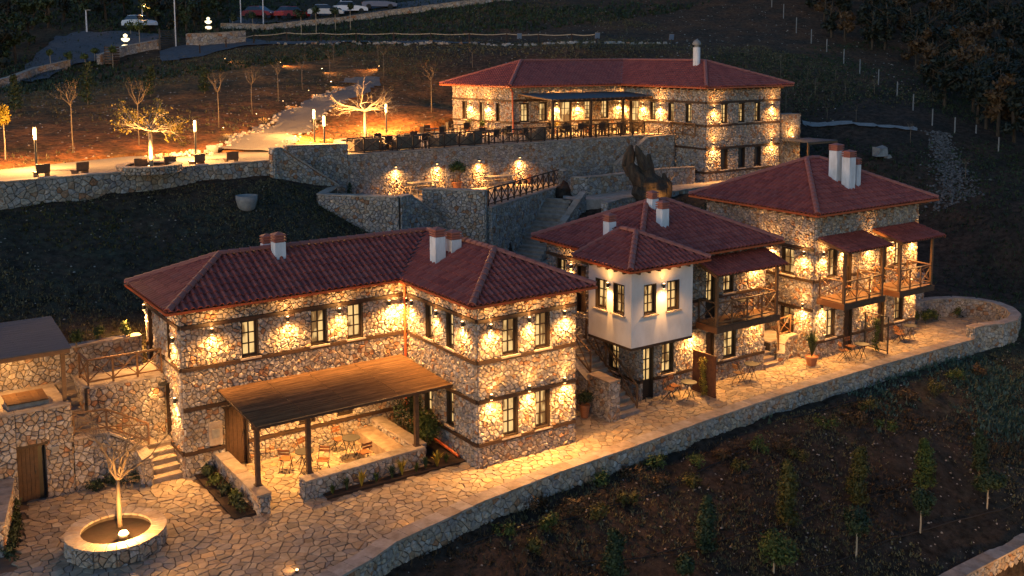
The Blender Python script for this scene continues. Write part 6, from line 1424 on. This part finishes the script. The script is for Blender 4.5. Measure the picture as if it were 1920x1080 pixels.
# drip hoses
for k, ps in enumerate((((870, 1035), (1000, 990), (1110, 965), (1240, 925), (1335, 878), (1440, 835)), ((1060, 1062), (1200, 1055), (1290, 1035), (1420, 1000), (1540, 970), (1640, 935), (1760, 900)), ((1500, 1078), (1600, 1048), (1722, 1002), (1840, 968), (1920, 940)), ((1450, 800), (1560, 770), (1680, 735)))):
    q = [hit(*p_) for p_ in ps]; pts = []
    for a, b in zip(q, q[1:]):
        for s_ in range(8):
            c = a.lerp(b, s_ / 8); pts.append((c.x, c.y, gz(c.x, c.y) + .05))
    o = MB().tube(pts, .018, 5, .5, cap=False).build('drip_hose', RUBBER); tag(o, 'thin black drip hose lying on the front slope, %s' % ['nearest the terrace parapet', 'crossing the middle under the conical trees', 'along the foot of the ball-topped saplings', 'close below the parapet on the right'][k], 'hose', 'drip hoses on the front slope')

# ------------------------------------------------------------------ ground cover: tufts and pebbles as one mass each
def scatter(name, n, area_, m, size, seed, mask=None, kind='tuft', zoff=0):
    r = np.random.RandomState(seed); u = r.uniform(area_[0], area_[1], n * 3); v = r.uniform(area_[2], area_[3], n * 3)
    keep = np.ones(len(u), bool)
    for poly, z in FLATS: keep &= ~inpoly(u, v, poly)
    if mask is not None: keep &= mask(u, v, r)
    u, v = u[keep][:n], v[keep][:n]; n = len(u); z = ground(u, v, False) + zoff
    vs, ts = [], []
    if kind == 'tuft':
        K = 4; a = r.uniform(0, 6.28, (n, K)); l = r.uniform(.5, 1.4, (n, K)) * size; w = l * .22; out = r.uniform(.2, .9, (n, K))
        cx = u[:, None] + r.normal(0, size * .25, (n, K)); cy = v[:, None] + r.normal(0, size * .25, (n, K)); cz = z[:, None] - .02 + 0 * a
        p0 = np.stack([cx - np.sin(a) * w, cy + np.cos(a) * w, cz], -1); p1 = np.stack([cx + np.sin(a) * w, cy - np.cos(a) * w, cz], -1)
        p2 = np.stack([cx + np.cos(a) * l * out, cy + np.sin(a) * l * out, cz + l * (1.1 - out * .6)], -1)
        V_ = np.stack([p0, p1, p2], 2).reshape(-1, 3); F = np.arange(len(V_)).reshape(-1, 3); T_ = np.repeat(r.uniform(0, 1, n), K)
    else:
        a0 = r.uniform(0, 6.28, n); s = size * r.uniform(.35, 1.5, n) ** 1.3; rows = []
        for k in range(4):
            a = a0 + k * 1.57 + r.uniform(-.3, .3, n); rows.append(np.stack([u + np.cos(a) * s, v + np.sin(a) * s, z - s * .2], -1))
        for k in range(4):
            a = a0 + k * 1.57 + r.uniform(-.3, .3, n); rows.append(np.stack([u + np.cos(a) * s * .6, v + np.sin(a) * s * .6, z + s * r.uniform(.3, .6, n)], -1))
        V_ = np.stack(rows, 1).reshape(-1, 3); base_ = np.arange(n)[:, None] * 8
        F = np.concatenate([np.concatenate([base_ + k, base_ + (k + 1) % 4, base_ + 4 + (k + 1) % 4, base_ + 4 + k], 1) for k in range(4)] + [np.concatenate([base_ + 4, base_ + 5, base_ + 6, base_ + 7], 1)], 0); T_ = np.tile(r.uniform(0, 1, n), 5)
    me_ = bpy.data.meshes.new(name); me_.vertices.add(len(V_)); me_.vertices.foreach_set('co', V_.ravel()); nf, kf = F.shape
    me_.loops.add(nf * kf); me_.loops.foreach_set('vertex_index', F.ravel().astype(np.int32)); me_.polygons.add(nf)
    me_.polygons.foreach_set('loop_start', np.arange(nf, dtype=np.int32) * kf); me_.polygons.foreach_set('loop_total', np.full(nf, kf, np.int32)); me_.update(calc_edges=True)
    at = me_.attributes.new('tint', 'FLOAT', 'FACE'); at.data.foreach_set('value', T_.astype(np.float32)); me_.materials.append(m)
    return tag(link(bpy.data.objects.new(name, me_)), kind='stuff')
def nmask(sc, th, sd):
    def f(u, v, r): return (np.sin(u * sc + sd) * np.cos(v * sc * 1.3 + sd * 2) + np.sin((u + v) * sc * .7 + sd) * .6 + r.normal(0, .35, len(u))) > th
    return f
DG = leafm('dry_grass', (.065, .052, .026), (.17, .135, .065)); 
scatter('dry_grass', 16000, (-10, 42, -14, -2), DG, .11, 1, nmask(.5, .1, 1))
scatter('ground_cover', 12000, (9, 42, -9, -1.5), LB, .19, 2, lambda u, v, r: nmask(.8, .5, 3)(u, v, r) & (v > -2.2 - (u - 12) * .45) & (r.uniform(0, 1, len(u)) < np.clip((u - 8) / 16, 0, 1)))
scatter('red_ground_cover', 5000, (-6, 34, -8, -2.2), LBR, .13, 3, nmask(.9, .5, 5))
scatter('grass', 13000, (-20, 6, 9, 20.5), DG, .10, 4, nmask(.4, -.1, 2)); scatter('grass', 3500, (-20, 6, 9, 20.5), LO, .11, 14, nmask(.6, .4, 4))
scatter('hill_grass', 26000, (-40, 60, 21, 75), DG, .17, 5, lambda u, v, r: nmask(.22, .0, 7)(u, v, r) & (r.uniform(0, 1, len(u)) < np.where((v - u * .25 < 56) & (u < 24), .2, 1)))
scatter('hill_ground_cover', 22000, (-10, 110, 62, 125), LD, .36, 6, nmask(.15, -.3, 2))
scatter('east_ground_cover', 16000, (28, 75, -4, 40), LD, .17, 16, nmask(.3, -.2, 9))
scatter('pebbles', 2000, (-12, 44, -14, -2), CAP, .035, 7, None, 'stone')
scatter('pebbles', 600, (-20, 8, 9, 20), CAP, .035, 8, None, 'stone')
scatter('pebbles', 5000, (-40, 80, 21, 80), CAP, .06, 9, None, 'stone')
